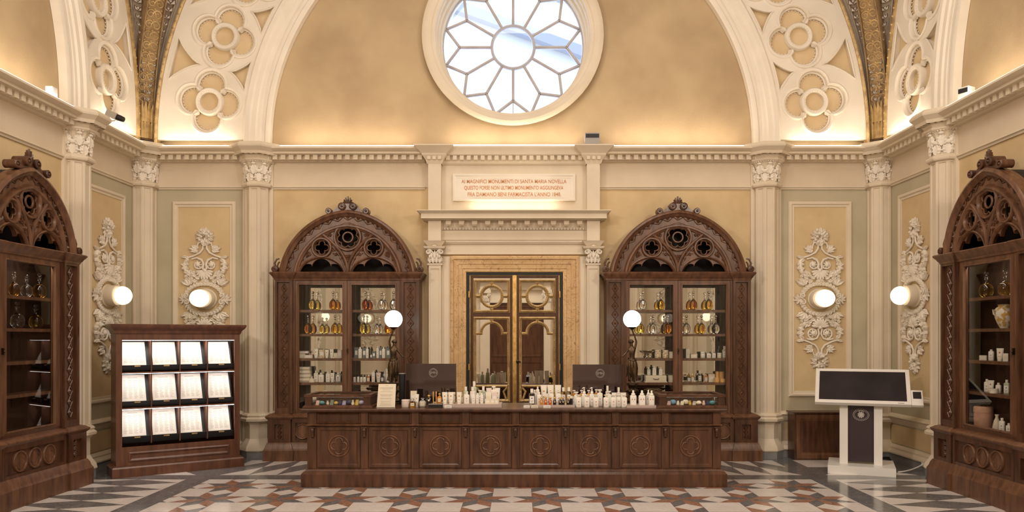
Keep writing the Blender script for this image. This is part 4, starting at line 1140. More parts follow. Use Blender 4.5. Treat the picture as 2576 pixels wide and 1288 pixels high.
XB = (wx(873.7,-60*u)); XB2 = wx(1706.5,-60*u)
c1 = cabinet((XB,0,0), 0, 'arched walnut display cabinet with mirrored back, left of the mirrored door')
c2 = dup(c1, (XB2,0,0), 0, 'arched walnut display cabinet with mirrored back, right of the mirrored door')
side_s = 1
EY = -527*U
side_s = -1
cab3 = cabinet((-W, EY, 0), pi/2, 'arched walnut display cabinet against the left wall, cut off by the left edge', True)
side_s = 1
cab4 = cabinet((W, EY, 0), -pi/2, 'arched walnut display cabinet against the right wall, cut off by the right edge', True)
# ================================================================== counter
CTX = 8.5*u; CY = -403*u; CHW = 425.6*u
def cz_(py, d=1550): return HZ-(py-VPY)*d/F*U
ZTOP = cz_(1028)
t = thing('shop_counter', 'long carved walnut counter with eight quatrefoil panels in front of the door', 'counter', (CTX, 0, 0))
def cpath(hw, yf, yb=-262*u): return [(-hw,yb),(-hw,yf),(hw,yf),(hw,yb)]
b = MB(); b.box(-CHW+14*u, CHW-14*u, CY+14*u, -262*u, 0, cz_(1034)); b.build('counter_body', 'woodd', t, smooth=0)
b = MB(); b.mould([(0,0),(12*u,0),(12*u,cz_(1193)),(10*u,cz_(1190)),(8*u,cz_(1187)),(6*u,cz_(1186)),(4*u,cz_(1182)),(0,cz_(1180))], cpath(CHW-12*u, CY+12*u)); b.build('plinth', 'wood', t, smooth=25)
b = MB(); b.mould([(0,cz_(1038)),(8*u,cz_(1038)),(12*u,cz_(1035)),(14*u,cz_(1031)),(13*u,cz_(1028.5)),(8*u,ZTOP),(-60*u,ZTOP)], cpath(CHW-14*u, CY+14*u)); 
b.box(-CHW+14*u, CHW-14*u, CY+14*u, -262*u, cz_(1034), ZTOP)
b.build('worktop', 'wood', t, smooth=25)
b = MB(); b.mould([(0,cz_(1075)),(3*u,cz_(1074)),(6*u,cz_(1071)),(3*u,cz_(1068.5)),(0,cz_(1068))], cpath(CHW-13*u, CY+13*u)); b.build('rail_moulding', 'woodh', t, smooth=25)
PXS = [785,915.5,1043.5,1171,1297,1423,1549,1675,1804]
cxp = lambda px, d=1552: CX+(px-VPX)*d/F*U-CTX
yf = CY+14*u
for i, px in enumerate(PXS):
    b = MB(); br = MB(); x = cxp(px); hw = 7*u
    b.box(x-hw, x+hw, yf-3.5*u, yf, cz_(1180), cz_(1038))
    # scrolled bracket
    br.box(x-5.5*u, x+5.5*u, yf-9*u, yf-3*u, cz_(1078), cz_(1074))
    br.ball((x,yf-8*u,cz_(1083)), 4.5*u, 8, 6, sx=1, sz=1.1); br.tube([(x,yf-8*u,cz_(1084)),(x,yf-6.5*u,cz_(1092)),(x,yf-7*u,cz_(1098)),(x,yf-4*u,cz_(1102))], [4*u,3.2*u,3.6*u,1.5*u], 8)
    b.build('pilaster_strip', 'wood', t, smooth=20); br.build('scroll_bracket', 'woodd', t, smooth=40)
for i in range(8):
    x0, x1 = cxp(PXS[i])+7*u, cxp(PXS[i+1])-7*u; xm = (x0+x1)/2; z0, z1 = cz_(1180), cz_(1075)
    b = MB(); b.box(x0, x1, yf-1*u, yf, z0, z1)
    b.mouldv([(0,-yf+1*u),(0,-yf+3*u),(5*u,-yf+3*u),(7*u,-yf+1.5*u),(12*u,-yf-3*u),(13*u,-yf-3*u)], [(x0+2*u,z0+2*u),(x1-2*u,z0+2*u),(x1-2*u,z1-1*u),(x0+2*u,z1-1*u)], True)
    b.mouldv([(0,-yf),(0,-yf+2*u),(2*u,-yf+3*u),(4*u,-yf+1*u)], [(x0+1*u,cz_(1067)),(x1-1*u,cz_(1067)),(x1-1*u,cz_(1039)),(x0+1*u,cz_(1039))], True)
    p = b.build('front_panel', 'wood', t, smooth=20)
    b = MB(); zc_ = cz_(1123.5); b.tube([(q,yf-2*u,r) for q, r in circ(xm, zc_, 20.5*u, 40)], 1.7*u, 6, closed=True)
    b.tube([(q,yf-1.5*u,r) for q, r in foil(xm, zc_, 16.5*u, 4, 7.4*u, 8)], 1.3*u, 6, closed=True); b.build('quatrefoil_roundel', 'woodh', p)
for s_ in (-1,1):
    b = MB(); xs_ = s_*(CHW-14*u); b.tube([(xs_+s_*2*u, yf-0*u, z) for z in (cz_(1180), cz_(1100), cz_(1040))], 3*u, 8); 
    b.ball((xs_+s_*3*u, yf+6*u, cz_(1086)), 7*u, 10, 8, sx=.6); b.build('corner_bead', 'wood', t)
# display cases on the counter
def case(px0, px1, lab, cols):
    d = 1556; X = lambda px: CX+(px-VPX)*d/F*U
    x0, x1 = X(px0), X(px1); xm = (x0+x1)/2; hw = (x1-x0)/2; dep = 96*u; y0 = -(F-d)*u
    t = thing('display_case', lab, 'display case', (xm, y0, ZTOP+.001)); h = cz_(993, d)-ZTOP
    b = MB(); b.mould([(0,0),(4*u,0),(4*u,3*u),(1*u,6*u),(0,6*u)], [(-hw,dep),(-hw,0),(hw,0),(hw,dep)], closed=True); b.box(-hw, hw, 0, dep, 0, 5*u); b.build('case_base', 'wood', t, smooth=20)
    b = MB()
    for sx in (-1,1):
        b.box(sx*hw, sx*(hw-14*u), 0, 5*u, 5*u, h-5*u); b.box(sx*hw, sx*(hw-5*u), dep-8*u, dep, 5*u, h-5*u)
        b.box(sx*hw, sx*(hw-5*u), 0, dep, 5*u, 8*u)
    b.box(-hw, hw, dep-4*u, dep, 5*u, h-5*u)
    b.build('case_frame', 'woodd', t, smooth=0)
    b = MB(); b.box(-hw-1.5*u, hw+1.5*u, -1.5*u, 8*u, h-5*u, h); b.box(-hw-1.5*u, hw+1.5*u, dep-12*u, dep, h-5*u, h)
    for sx in (-1,1): b.box(sx*(hw+1.5*u), sx*(hw-8*u), 8*u, dep-12*u, h-5*u, h)
    b.build('lid_frame', 'wood', t, smooth=0)
    b = MB(); b.box(-hw+8*u, hw-8*u, 8*u, dep-12*u, h-3*u, h-2.4*u); b.box(-hw+14*u, hw-14*u, 2*u, 2.6*u, 5*u, h-5*u); b.build('glass_pane', 'pane', t, smooth=0)
    # glowing bar added under the lid front to light the goods
    b = MB(); b.box(-hw+14*u, hw-14*u, 5*u, 7.5*u, h-5.5*u, h-5.02*u); b.build('case_fill_bar', 'ledw', t, smooth=0)
    rnd = random.Random(len(lab)); n = 11
    for i in range(n):
        x = -hw+18*u+(2*hw-36*u)*(i+.5)/n; c = cols[i % len(cols)]; b = MB(); wv = (2*hw-36*u)/n*.45; yy = rnd.uniform(12,24)*u; hh = rnd.uniform(7,11)*u
        if i % 3 == 0: b.prism([(-wv,0),(wv*.8,0),(wv,hh),(-wv*.5,hh)], -2*u, 2*u)
        elif i % 3 == 1: b.ball((0,0,hh*.5), hh*.5, 10, 8, sx=1.3)
        else: b.lathe([(wv*.7,0),(wv*.9,hh*.3),(wv*.5,hh*.7),(wv*.6,hh)], 12)
        o = b.build('scented_trinket', c, smooth=40); o.location = (xm+x, y0+yy, ZTOP+.001+5.2*u); nm = ('flat card sachet','rounded soap','small turned pot')[i%3]
        tag(o, '%s %s in the %s display case on the counter, %s from the left' % (CN[c], nm, 'left' if px0 < 1000 else 'right', ORD[i]), 'trinket', 'small goods in the counter display cases')
ORD = ['first','second','third','fourth','fifth','sixth','seventh','eighth','ninth','tenth','eleventh','twelfth','thirteenth','fourteenth','fifteenth','sixteenth','seventeenth','eighteenth','nineteenth','twentieth']
for nm, c in (('teal',(.05,.22,.22)),('pinkish',(.75,.50,.42)),('ivory',(.82,.74,.55)),('yellow',(.72,.50,.10)),('navy',(.03,.04,.12)),('lilac',(.42,.38,.55)),('sage',(.30,.40,.30)),('blue',(.15,.35,.5))):
    MT['c_'+nm] = plain(nm+'_ceramic', c, .3)
CN = {'c_'+n: n for n in ('teal','pinkish','ivory','yellow','navy','lilac','sage','blue')}
case(767, 932, 'glazed walnut display case on the left end of the counter', ['c_pinkish','c_teal','c_ivory','c_sage','c_yellow','c_navy','c_lilac','c_navy','c_ivory','c_yellow','c_lilac'])
case(1659, 1824, 'glazed walnut display case on the right end of the counter', ['c_pinkish','c_blue','c_ivory','c_ivory','c_ivory','c_yellow','c_ivory','c_ivory','c_pinkish','c_navy','c_teal'])
# ================================================================== stucco ornaments with wall lamps
def shell(b, cx, cz, R, up=1, y=0):
    n = 9
    for i in range(n):
        a = (pi/2-1.35+2.7*i/(n-1)); L_ = R*(1-.10*abs(i-(n-1)/2)/4)
        pa = [(cx+L_*t*cos(a), y-(2+4*sin(pi*t*.9))*u, cz+up*L_*t*sin(a)) for t in (.12,.4,.7,.95)]
        b.tube(pa, [R*.05,R*.10,R*.15,R*.10], 6)
    b.ball((cx, y-3*u, cz), R*.2, 8, 6)
def spiral(b, c, r0, a0, turns, sg=1, w=2.2, y=-3):
    n = int(14*turns)+4
    pa = [(c[0]+sg*r0*(1-.82*i/n)*cos(a0+2*pi*turns*i/n), (y-1.5*i/n)*u, c[1]+r0*(1-.82*i/n)*sin(a0+2*pi*turns*i/n)) for i in range(n+1)]
    b.tube(pa, [w*u*(1-.35*i/n) for i in range(n+1)], 6)
def ornament(loc, rz, label):
    t = thing('stucco_wall_ornament', label, 'wall ornament', loc, rz, 'stucco ornaments behind the wall lamps')
    rnd = random.Random(5)
    for up in (1,-1):
        Z = lambda z: up*z*u
        b = MB()
        for i in range(26):
            a = rnd.uniform(0,2*pi); r = rnd.uniform(0,20)
            if i < 13: a = 2*pi*i/13; r = 19
            b.leaf((r*.4*cos(a)*u, Z(157)+r*.4*sin(a)*u), a, (6+r*.55)*u, 9*u, rnd.uniform(5,8)*u, y=-1*u, lobes=2)
        for i in range(12):
            a = rnd.uniform(0,2*pi); r = rnd.uniform(4,17); c = (r*cos(a)*u, Z(158)+r*sin(a)*u); b.ball((c[0], -7*u, c[1]), 3.6*u, 7, 5); b.ball((c[0], -10*u, c[1]), 1.6*u, 5, 4)
        for q in (-.5,0,.5): b.leaf((0, Z(132)), up*(pi/2)+q*up, 20*u, 12*u, 6*u, y=-2*u, lobes=3)
        b.build('bouquet', 'stucco', t, smooth=50)
        for sg in (-1,1):
            b = MB()
            a = atan2(up*.15, sg*1.0)
            for q, L_ in ((-.95,13),(-.5,19),(0,23),(.5,19),(.95,13)): b.leaf((sg*19*u, Z(124)), a+q, L_*u, 11*u, 5*u, y=-2*u, lobes=3)
            b.build('vine_leaf', 'stucco', t, smooth=50)
        b = MB()
        for sg in (-1,1):
            b.tube([(sg*3*u,-3*u,Z(136)),(sg*8*u,-4*u,Z(142)),(sg*16*u,-4*u,Z(140)),(sg*19*u,-4*u,Z(131))], [2.2*u,2*u,2*u,1.6*u], 6)
            b.tube([(sg*4*u,-3*u,Z(138)),(sg*5*u,-3*u,Z(126)),(sg*12*u,-3*u,Z(116)),(sg*28*u,-3*u,Z(108)),(sg*44*u,-3*u,Z(103)),(sg*52*u,-3*u,Z(107))], [2*u,2.4*u,2.4*u,2.4*u,2.4*u,3*u], 6)
            spiral(b, (sg*17*u, Z(86)), 15*u, -pi/2*up+pi, 1.3, sg, 2.4)
            b.tube([(sg*33*u,-3*u,Z(100)),(sg*20*u,-3.5*u,Z(103)),(sg*8*u,-3.5*u,Z(99)),(sg*2.5*u,-3.5*u,Z(88)),(sg*5*u,-3.5*u,Z(74))], 2.3*u, 6)
            b.ball((sg*17*u, -5*u, Z(86)), 6*u, 10, 6, sy=.7)
            for i in range(7): a = 2*pi*i/7; b.leaf((sg*17*u+4*u*cos(a), Z(86)+4*u*sin(a)), a, 7*u, 5*u, 3*u, y=-2*u, lobes=1)
            b.leaf((sg*46*u, Z(104)), atan2(up*.2, sg), 13*u, 9*u, 5*u, y=-2*u, lobes=2)
        b.build('scrolling_stem', 'stucco', t, smooth=50)
        for sg in (-1,1):
            b = MB()
            P = [(42,102),(48,94),(50,84),(48,74),(43,64),(36,57)]
            b.tube([(sg*x*u,-2*u,Z(z)) for x, z in P], [4*u,5.5*u,6*u,6*u,5*u,3*u], 8)
            for i, (x, z) in enumerate(P): b.leaf((sg*x*u, Z(z-5)), atan2(-up*.6, sg*(-1 if i % 2 else .9)), 9*u, 9*u, 7*u, y=-3*u, lobes=2)
            for i, (x, z) in enumerate(P): b.leaf((sg*(x)*u, Z(z)), atan2(up*.5, sg*(-1 if i % 2 else .9)), 10*u, 9*u, 6*u, y=-3*u, lobes=2)
            for q in (-.7,0,.7): b.leaf((sg*38*u, Z(34)), atan2(up*1.0, sg*.45)+q, 26*u, 12*u, 6*u, y=-2*u, lobes=3)
            for x, z in ((20,56),(29,49),(12,50)): b.leaf((sg*x*u, Z(z)), atan2(up*.35, sg*.8), 15*u, 11*u, 6*u, y=-2*u, lobes=3)
            for x, z, q in ((8,60,2.4),(24,62,.6),(33,60,1.2),(40,46,.2),(30,40,2.6),(20,44,.3),(10,44,2.8),(4,52,1.5)): b.leaf((sg*x*u, Z(z)), q*up if sg > 0 else pi-q*up, 15*u, 11*u, 7*u, y=-1*u, lobes=3)
            b.build('acanthus_leaf', 'stucco', t, smooth=50)
        b = MB(); shell(b, 0, Z(72), 25*u, -up, -1*u); b.build('shell', 'stucco', t, smooth=50)
    b = MB()
    n = 40; b.tube([(47*u*cos(2*pi*i/n),-2*u,38*u*sin(2*pi*i/n)) for i in range(n)], 4.6*u, 7, closed=True)
    for i in range(34):
        a = 2*pi*i/34; dr = a+pi/2*(1 if cos(a) > 0 else -1)*(1 if sin(a) > 0 else -1)
        for q in (-.6,.6): b.leaf((47*u*cos(a), 38*u*sin(a)), dr+q, 10*u, 7*u, 5*u, y=-4*u, lobes=2)
    b.build('leaf_garland', 'stucco', t, smooth=50)
    for sg in (-1,1):
        b = MB(); spiral(b, (sg*44*u, 8*u), 7*u, pi/2*-1, 1.4, sg, 1.8, -8); spiral(b, (sg*44*u, -8*u), 7*u, pi/2, 1.2, -sg*-1, 1.8, -8)
        for q in (-.8,-.25,.25,.8): b.leaf((sg*50*u, 0), (0 if sg > 0 else pi)+q*1.25, 17*u, 8*u, 5*u, y=-2*u, lobes=2)
        b.build('side_scroll', 'stucco', t, smooth=50)
    return t
def sconce(loc, rz, label):
    t = thing('wall_lamp', label, 'wall lamp', loc, rz, 'egg-shaped wall lamps')
    b = MB(Matrix.Rotation(pi/2, 4, 'X')); b.lathe([(31*u,1*u),(31*u,4*u),(28*u,6*u),(28*u,22*u),(26*u,25*u),(20*u,26*u)], 32, sx=1, sy=.86); b.build('mount', 'cream', t)
    b = MB(); pr = []
    for j in range(13): q = pi*j/12; pr.append((max(1e-6,24*u*sin(q)), (36-15*cos(q)*(1 if cos(q) > 0 else 1.35))*u))
    b.T = Matrix.Rotation(pi/2, 4, 'X'); b.lathe(pr, 28, sx=1, sy=.9); b.build('glass_bulb', 'bulb', t)
    return t
lz = zz(752, 5)
o1 = ornament((0,0,0), 0, ''); s1 = sconce((0,0,0), 0, '')
sites = [(BACK, wx(517), 'on the far wall above the lit rack'), (BACK, wx(2061), 'on the far wall above the touchscreen stand'),
         (LEFT, bayc-0*u, 'on the left side wall'), (RIGHT, -bayc, 'on the right side wall')]
for i, (fr, x, wh) in enumerate(sites):
    M_ = Matrix.Translation(fr[0]) @ Matrix.Rotation(fr[1], 4, 'Z')
    o_ = o1 if i == 0 else dup(o1); s_ = s1 if i == 0 else dup(s1)
    o_.location = M_ @ Vector((x, -1.2*u, lz)); o_.rotation_euler = (0,0,fr[1]); o_['label'] = 'white stucco relief of leaves, shells and scrolls '+wh
    s_.location = M_ @ Vector((x, -1.2*u, lz)); s_.rotation_euler = (0,0,fr[1]); s_['label'] = 'lit egg-shaped glass wall lamp '+wh
# ================================================================== lit rack of price sheets
t = thing('display_rack', 'dark mahogany rack with twelve lit sheets of small print in the left corner', 'display rack', (0,0,0))
yaw = radians(36); RWD, RDP, RH = 274*u, 72*u, 326*u
rx0, ry0 = -842*u, -(F-1639)*u
t.location = (rx0+cos(yaw)*RWD/2, ry0+sin(yaw)*RWD/2, 0); t.rotation_euler = (0,0,yaw)
hz = lambda v: HZ+v*u      # v in units relative to the horizon
hw = RWD/2
b = MB(); b.mould([(0,0),(0,hz(-281)),(-2*u,hz(-278)),(-5*u,hz(-276)),(-9*u,hz(-275))], [(-hw,RDP),(-hw,0),(hw,0),(hw,RDP)]); b.box(-hw+8*u, hw-8*u, 8*u, RDP, 0, hz(-276)); b.build('plinth', 'rackwood', t, smooth=20)
HB = hw-8*u; yfr = 7*u
b = MB()
for sg in (-1,1): b.box(sg*HB, sg*(HB-12*u), yfr, yfr+4*u, hz(-276), hz(8)); b.box(sg*HB, sg*(HB-3*u), yfr, RDP, hz(-276), hz(8))
b.box(-HB, HB, yfr, yfr+4*u, hz(-6), hz(8)); b.box(-HB, HB, RDP-3*u, RDP, hz(-276), hz(8)); b.box(-HB, HB, yfr, RDP, hz(5), hz(8))
b.box(-HB+12*u, HB-12*u, yfr, yfr+3*u, hz(-276), hz(-236)); b.build('carcass', 'rackwood', t, smooth=0)
b = MB(); b.mouldv([(0,-yfr),(0,-yfr+2*u),(3*u,-yfr+3*u),(6*u,-yfr+1*u),(7*u,-yfr)], [(-HB+24*u,hz(-268)),(HB-24*u,hz(-268)),(HB-24*u,hz(-247)),(-HB+24*u,hz(-247))], True); b.build('lower_panel', 'rackwood', t, smooth=20)
b = MB(); b.mould([(0,hz(6)),(2*u,hz(8)),(4*u,hz(14)),(9*u,hz(19)),(11*u,hz(22)),(12*u,hz(25)),(12*u,hz(28)),(0,hz(28))], [(-HB,RDP),(-HB,yfr),(HB,yfr),(HB,RDP)]); b.box(-HB, HB, yfr, RDP, hz(20), hz(27.5)); b.build('cornice', 'rackwood', t, smooth=20)
rows = [(-7,-60,-75),(-79,-138,-153),(-156,-214,-231)]
cw = (2*HB-24*u)/4
R_ = Matrix.Translation(t.location) @ Matrix.Rotation(yaw, 4, 'Z')
for r, (zt, zp, zbm) in enumerate(rows):
    b = MB(); b.box(-HB+12*u, HB-12*u, yfr+6*u, RDP-4*u, hz(zt+1), hz(zt+3.5)) if r else None
    if r: b.build('shelf_board', 'rackwood', t, smooth=0)
    b = MB(); b.box(-HB+12*u, HB-12*u, yfr+5*u, yfr+7*u, hz(zt-.7), hz(zt+.2)); b.build('light_strip', 'ledw', t, smooth=0)
    area('rack_light', R_ @ Vector((0, yfr+9*u, hz(zt-3))), (radians(-22), 0, yaw), 1.45, .02, 4.0 if r == 0 else 2.2, (1,.88,.80)).rotation_euler = (radians(25), 0, yaw)
    for c in range(4):
        x0 = -HB+12*u+c*cw; x1 = x0+cw
        # slanted dark board, lip, little tab
        b = MB(); ya, yb = yfr+6*u, yfr+40*u
        b.add([(x0+1*u,ya+4*u,hz(zbm+3)),(x1-1*u,ya+4*u,hz(zbm+3)),(x1-1*u,yb,hz(zt-2)),(x0+1*u,yb,hz(zt-2)),(x0+1*u,ya+6*u,hz(zbm+2)),(x1-1*u,ya+6*u,hz(zbm+2)),(x1-1*u,yb+2*u,hz(zt-3)),(x0+1*u,yb+2*u,hz(zt-3))], [(0,1,2,3),(7,6,5,4),(0,4,5,1),(2,6,7,3),(1,5,6,2),(0,3,7,4)])
        b.add([(x0+1*u,ya+4*u,hz(zbm+2)),(x1-1*u,ya+4*u,hz(zbm+2)),(x1-1*u,ya-2*u,hz(zp-1)),(x0+1*u,ya-2*u,hz(zp-1)),(x0+1*u,ya+5*u,hz(zbm+3)),(x1-1*u,ya+5*u,hz(zbm+3)),(x1-1*u,ya-1*u,hz(zp-1)),(x0+1*u,ya-1*u,hz(zp-1))], [(3,2,1,0),(4,5,6,7),(0,1,5,4),(3,7,6,2),(1,2,6,5),(0,4,7,3)])
        tr = b.build('sheet_tray', 'black', t, smooth=0)
        if c: b = MB(); b.box(x0-1.2*u, x0+1.2*u, ya-1*u, RDP-4*u, hz(zbm), hz(zt)); b.build('divider', 'rackwood', t, smooth=0)
        b = MB(); b.box(x0+cw*.42, x0+cw*.62, ya-3.4*u, ya-2.4*u, hz(zp-4), hz(zp-1.5)); b.build('label_tab', 'gold', tr, smooth=0)
        # the printed sheet
        pw = cw*.84; off = (cw-pw)*(.1 if c % 2 == 0 else .5)
        sl = (hz(zt-2)-hz(zbm+3))/(yb-ya-4*u); tx = x0+off
        def pt(fx, fz): # point on sheet plane
            z = hz(zp-1)+(hz(zt-4)-hz(zp-1))*fz; y = ya+4*u+(z-hz(zbm+3))/sl-1.2*u; return (tx+pw*fx, y, z)
        b = MB(); q = [pt(0,0),pt(1,0),pt(1,1),pt(0,1)]; b.add(q+[(a_[0],a_[1]+.6*u,a_[2]) for a_ in q], [(0,1,2,3),(7,6,5,4),(0,4,5,1),(2,6,7,3),(1,5,6,2),(0,3,7,4)])
        rnd = random.Random(r*4+c)
        for col in range(4):
            zf = .80
            while zf > .12:
                Lx_ = rnd.uniform(.6,1)*.17; xa = .1+col*.21; a_ = pt(xa,zf); c_ = pt(xa+Lx_,zf); e_ = pt(xa,zf-.02)
                b.add([(a_[0],a_[1]-.15*u,a_[2]),(c_[0],a_[1]-.15*u,a_[2]),(c_[0],e_[1]-.15*u,e_[2]),(a_[0],e_[1]-.15*u,e_[2])], [(3,2,1,0)], 1)
                zf -= .045
        a_ = pt(.3,.9); c_ = pt(.7,.875); b.add([(a_[0],a_[1]-.2*u,a_[2]),(c_[0],a_[1]-.2*u,a_[2]),(c_[0],c_[1]-.2*u,c_[2]),(a_[0],c_[1]-.2*u,c_[2])], [(3,2,1,0)], 1)
        o = b.build('price_sheet', ['paper','ink'], smooth=0); o.location = t.location; o.rotation_euler = (0,0,yaw)
        tag(o, 'printed sheet in the %s row of the lit rack, %s from the left' % (('top','middle','bottom')[r], ORD[c]), 'sheet', 'printed sheets in the lit rack')
# ================================================================== touchscreen stand
ky = radians(-22.8); kx, kyy = 699*u, -(F-1710)*u
t = thing('touchscreen_stand', 'white floor stand with a large dark tilted touchscreen on two posts', 'touchscreen stand', (0,0,0)); KW, KD = 136*u, 120*u
t.location = (kx+cos(ky)*KW/2, kyy+sin(ky)*KW/2, 0); t.rotation_euler = (0,0,ky)
b = MB(); b.box(-KW/2, KW/2, 0, KD, 0, 18*u); b.build('base', 'kiosk', t, smooth=0)
for sg in (-1,1):
    b = MB(); b.box(sg*35*u-8*u, sg*35*u+8*u, 38*u, 50*u, 18*u, hz(-130)); b.box(sg*35*u-9*u, sg*35*u-8*u, 37*u, 40*u, 18*u, hz(-132)); b.build('post', 'kiosk', t, smooth=0)
b = MB(); b.box(-27*u, 27*u, 44*u, 46*u, 22*u, hz(-150)); gp = b.build('smoked_panel', plain('smoked_panel', (.05,.035,.04), .15), t, smooth=0)
for s_, r_, y_ in (('ring',13,0),):
    b = MB(); b.tube([(13.5*u*cos(2*pi*i/30), 43.6*u, hz(-173)+10*u*sin(2*pi*i/30)) for i in range(30)], .3*u, 4, closed=True)
    for i in range(30):
        a = 2*pi*i/30; b.box(16*u*cos(a)-.5*u, 16*u*cos(a)+.5*u, 43.5*u, 43.9*u, hz(-173)+12.5*u*sin(a)-1*u, hz(-173)+12.5*u*sin(a)+1*u)
    for i in range(9): a = 2*pi*i/9; b.ball((5.5*u*cos(a), 43.9*u, hz(-173)+5.5*u*sin(a)), 1.7*u, 6, 4, sy=.2)
    b.ball((0,43.9*u,hz(-173)), 4*u, 10, 6, sy=.12); b.tube([(5*u*cos(a_*.5), 43.4*u, hz(-166)+2.5*u*sin(a_*.5)) for a_ in range(7)], .7*u, 4)
    b.build('crest_emblem', 'ink', gp)
SW, SHh = 194*u, 106*u; th = radians(43)
sc_ = bpy.data.objects.new('screen', None)
b = MB(); b.T = Matrix.Translation((2*u, 20*u, hz(-146))) @ Matrix.Rotation(-(pi/2-th), 4, 'X')
b.box(-SW/2, SW/2, 0, 7*u, 0, SHh); b.box(-SW/2, SW/2, -1*u, 0, 0, 9*u); b.box(-SW/2, SW/2, -1*u, 0, SHh-8*u, SHh)
for sg in (-1,1): b.box(sg*SW/2, sg*(SW/2-8*u), -1*u, 0, 9*u, SHh-8*u)
b.box(SW/2-26*u, SW/2-14*u, -1.2*u, -1*u, 3*u, 4*u, 1)
hs = b.build('screen_housing', ['kiosk','inkdark'], t, smooth=0)
b2 = MB(b.T); b2.box(-SW/2+8*u, SW/2-8*u, -.3*u, .1*u, 9*u, SHh-8*u); b2.build('screen', noisy('dark_screen', (.012,.010,.013), (.03,.024,.034), 2.2, .3), t, smooth=0)
b2 = MB(b.T); b2.box(SW/2+.5*u, SW/2+23*u, -1*u, 5*u, -1*u, 43*u); b2.box(SW/2+4*u, SW/2+20*u, -1.5*u, -1*u, 18*u, 38*u, 1); b2.build('card_reader', ['kiosk','black'], t, smooth=0)
# low wooden console behind the stand
t = thing('low_console', 'low dark wood console against the far wall behind the touchscreen stand', 'console', ((689+868)/2*u, 0, 0)); hw = 89*u; ch = 1036
zt = zz(1037,62)
b = MB(); b.box(-hw, hw, -60*u, -13*u, 0, zt-3*u); b.box(-hw-4*u, hw+4*u, -64*u, -12*u, zt-3*u, zt); b.build('console_body', 'wood', t, smooth=0)
b = MB(); b.mouldv([(0,60*u),(0,62*u),(10*u,62*u),(12*u,60.5*u),(15*u,60.5*u)], [(-hw+4*u,4*u),(hw-4*u,4*u),(hw-4*u,zt-6*u),(-hw+4*u,zt-6*u)], True); b.build('console_panel', 'woodh', t, smooth=20)
t = thing('router', 'black network router with green light and two aerials on the low console', 'router', (wx(2172,-50*u), -48*u, zt+.0005))
b = MB(); b.box(-13*u, 19*u, -6*u, 6*u, 0, 5.5*u); b.build('router_case', 'black', t, smooth=0)
b = MB(); b.box(2*u, 11*u, -6.5*u, -6*u, 1.5*u, 4*u); b.build('status_light', emis('green_light', (.35,1,.12), 1.6), t, smooth=0)
for x in (-9,8): b = MB(); b.tube([(x*u,2*u,5*u),((x+ (3 if x<0 else -6))*u,2*u,14*u)], .7*u, 6); b.build('aerial', 'black', t)
o = MB().box(-8*u, 7*u, -4*u, 4*u, 0, 5*u).build('plug_adapter', 'white', smooth=0); o.location = (wx(2149,-50*u), -46*u, zt+.0005); tag(o, 'small white adapter block beside the black router', 'adapter')
b = MB(); b.ball((0,0,8*u), 16*u, 14, 8, sz=.5, sy=.7); b.tube([(-12*u,-4*u,10*u),(-4*u,-8*u,17*u),(8*u,-6*u,16*u),(14*u,0,8*u)], 1.3*u, 6); o = b.build('cable_bag', 'black'); o.location = (wx(2229,-120*u), -112*u, -.0); tag(o, 'black bag of cables on the floor behind the touchscreen stand', 'bag')
b = MB(); M_ = Matrix.Translation(RIGHT[0]) @ Matrix.Rotation(RIGHT[1], 4, 'Z')
# wall socket on right wall skirting + white cable
def onwall(px, o_=12):   # y on right wall plane for an image column
    X = W-o_*u; return F*u*(X-CX)/((px-VPX)*u)-D
ys_ = onwall(2323, 13); dsk = (D+ys_)/F; zs_ = HZ-(1168-VPY)*dsk
b = MB(); b.box(-2*u, 0, -9*u, 9*u, -6*u, 6*u); b.box(-3*u, -2*u, -6*u, 6*u, -4*u, 4*u); o = b.build('wall_socket', 'white', smooth=0); o.location = (W-11.2*u, ys_, zs_); tag(o, 'white wall socket low on the right wall behind the touchscreen stand', 'socket')
P = []; a_ = Vector((W-14*u, ys_, zs_-2*u)); e_ = Vector((856*u, -238*u, .02))
for i in range(21): q = i/20; p = a_.lerp(e_, q); p.z = max(.012, a_.z*(1-q)**2.2+.012); P.append(tuple(p))
o = MB().tube(P, 1.5*u, 6).build('power_cable', 'white'); tag(o, 'white power cable from the touchscreen stand to the wall socket', 'cable')
# ================================================================== cornice fittings
def boxdev(nm, px, py, o_, fr, sx, sy, sz, lab, mat='grey', mat2='black'):
    b = MB(); b.box(-sx/2, sx/2, -sy/2, sy/2, 0, sz); b.box(-sx/2+.01, sx/2-.01, -sy/2-.006, -sy/2, sz*.55, sz*.9, 1)
    b.box(-sx*.4, sx*.4, -sy*.3, sy*.3, -.0, .01)
    o = b.build(nm, [mat,mat2], smooth=0); tag(o, lab, 'projector'); return o
o = boxdev('cornice_projector', 1490, 342, 30, BACK, 36*u, 30*u, 27*u, 'grey box projector on top of the portal cornice, right of the round window', 'grey'); o.location = (wx(1489.5,-24*u), -18*u, zo(362,30))
Y_ = -(F-1540)*u
def leftpos(px, X): return F*u*(X-CX)/((px-VPX)*u)-D
yl = leftpos(127, -W+20*u); o = boxdev('cornice_projector', 0,0,0, LEFT, 17*u, 14*u, 26*u, 'small white box on the left wall cornice', 'white', 'white'); o.location = (-W+22*u, yl, ZC+.002); o.rotation_euler = (0,0,pi/2); o['category'] = 'sensor box'
yr_ = leftpos(2431, W-24*u); o = boxdev('cornice_projector', 0,0,0, RIGHT, 22*u, 22*u, 26*u, 'small white spotlight box on the right wall cornice', 'white'); o.location = (W-24*u, yr_, ZC+.002); o.rotation_euler = (0,0,-pi/2+.5); o['category'] = 'spotlight'
ysp = leftpos(300, -W+70*u)
t = thing('ceiling_spotlight', 'white cylindrical spotlight with black nose above the left wall cornice', 'spotlight', (-W+36*u, ysp-10*u, ZC+.004))
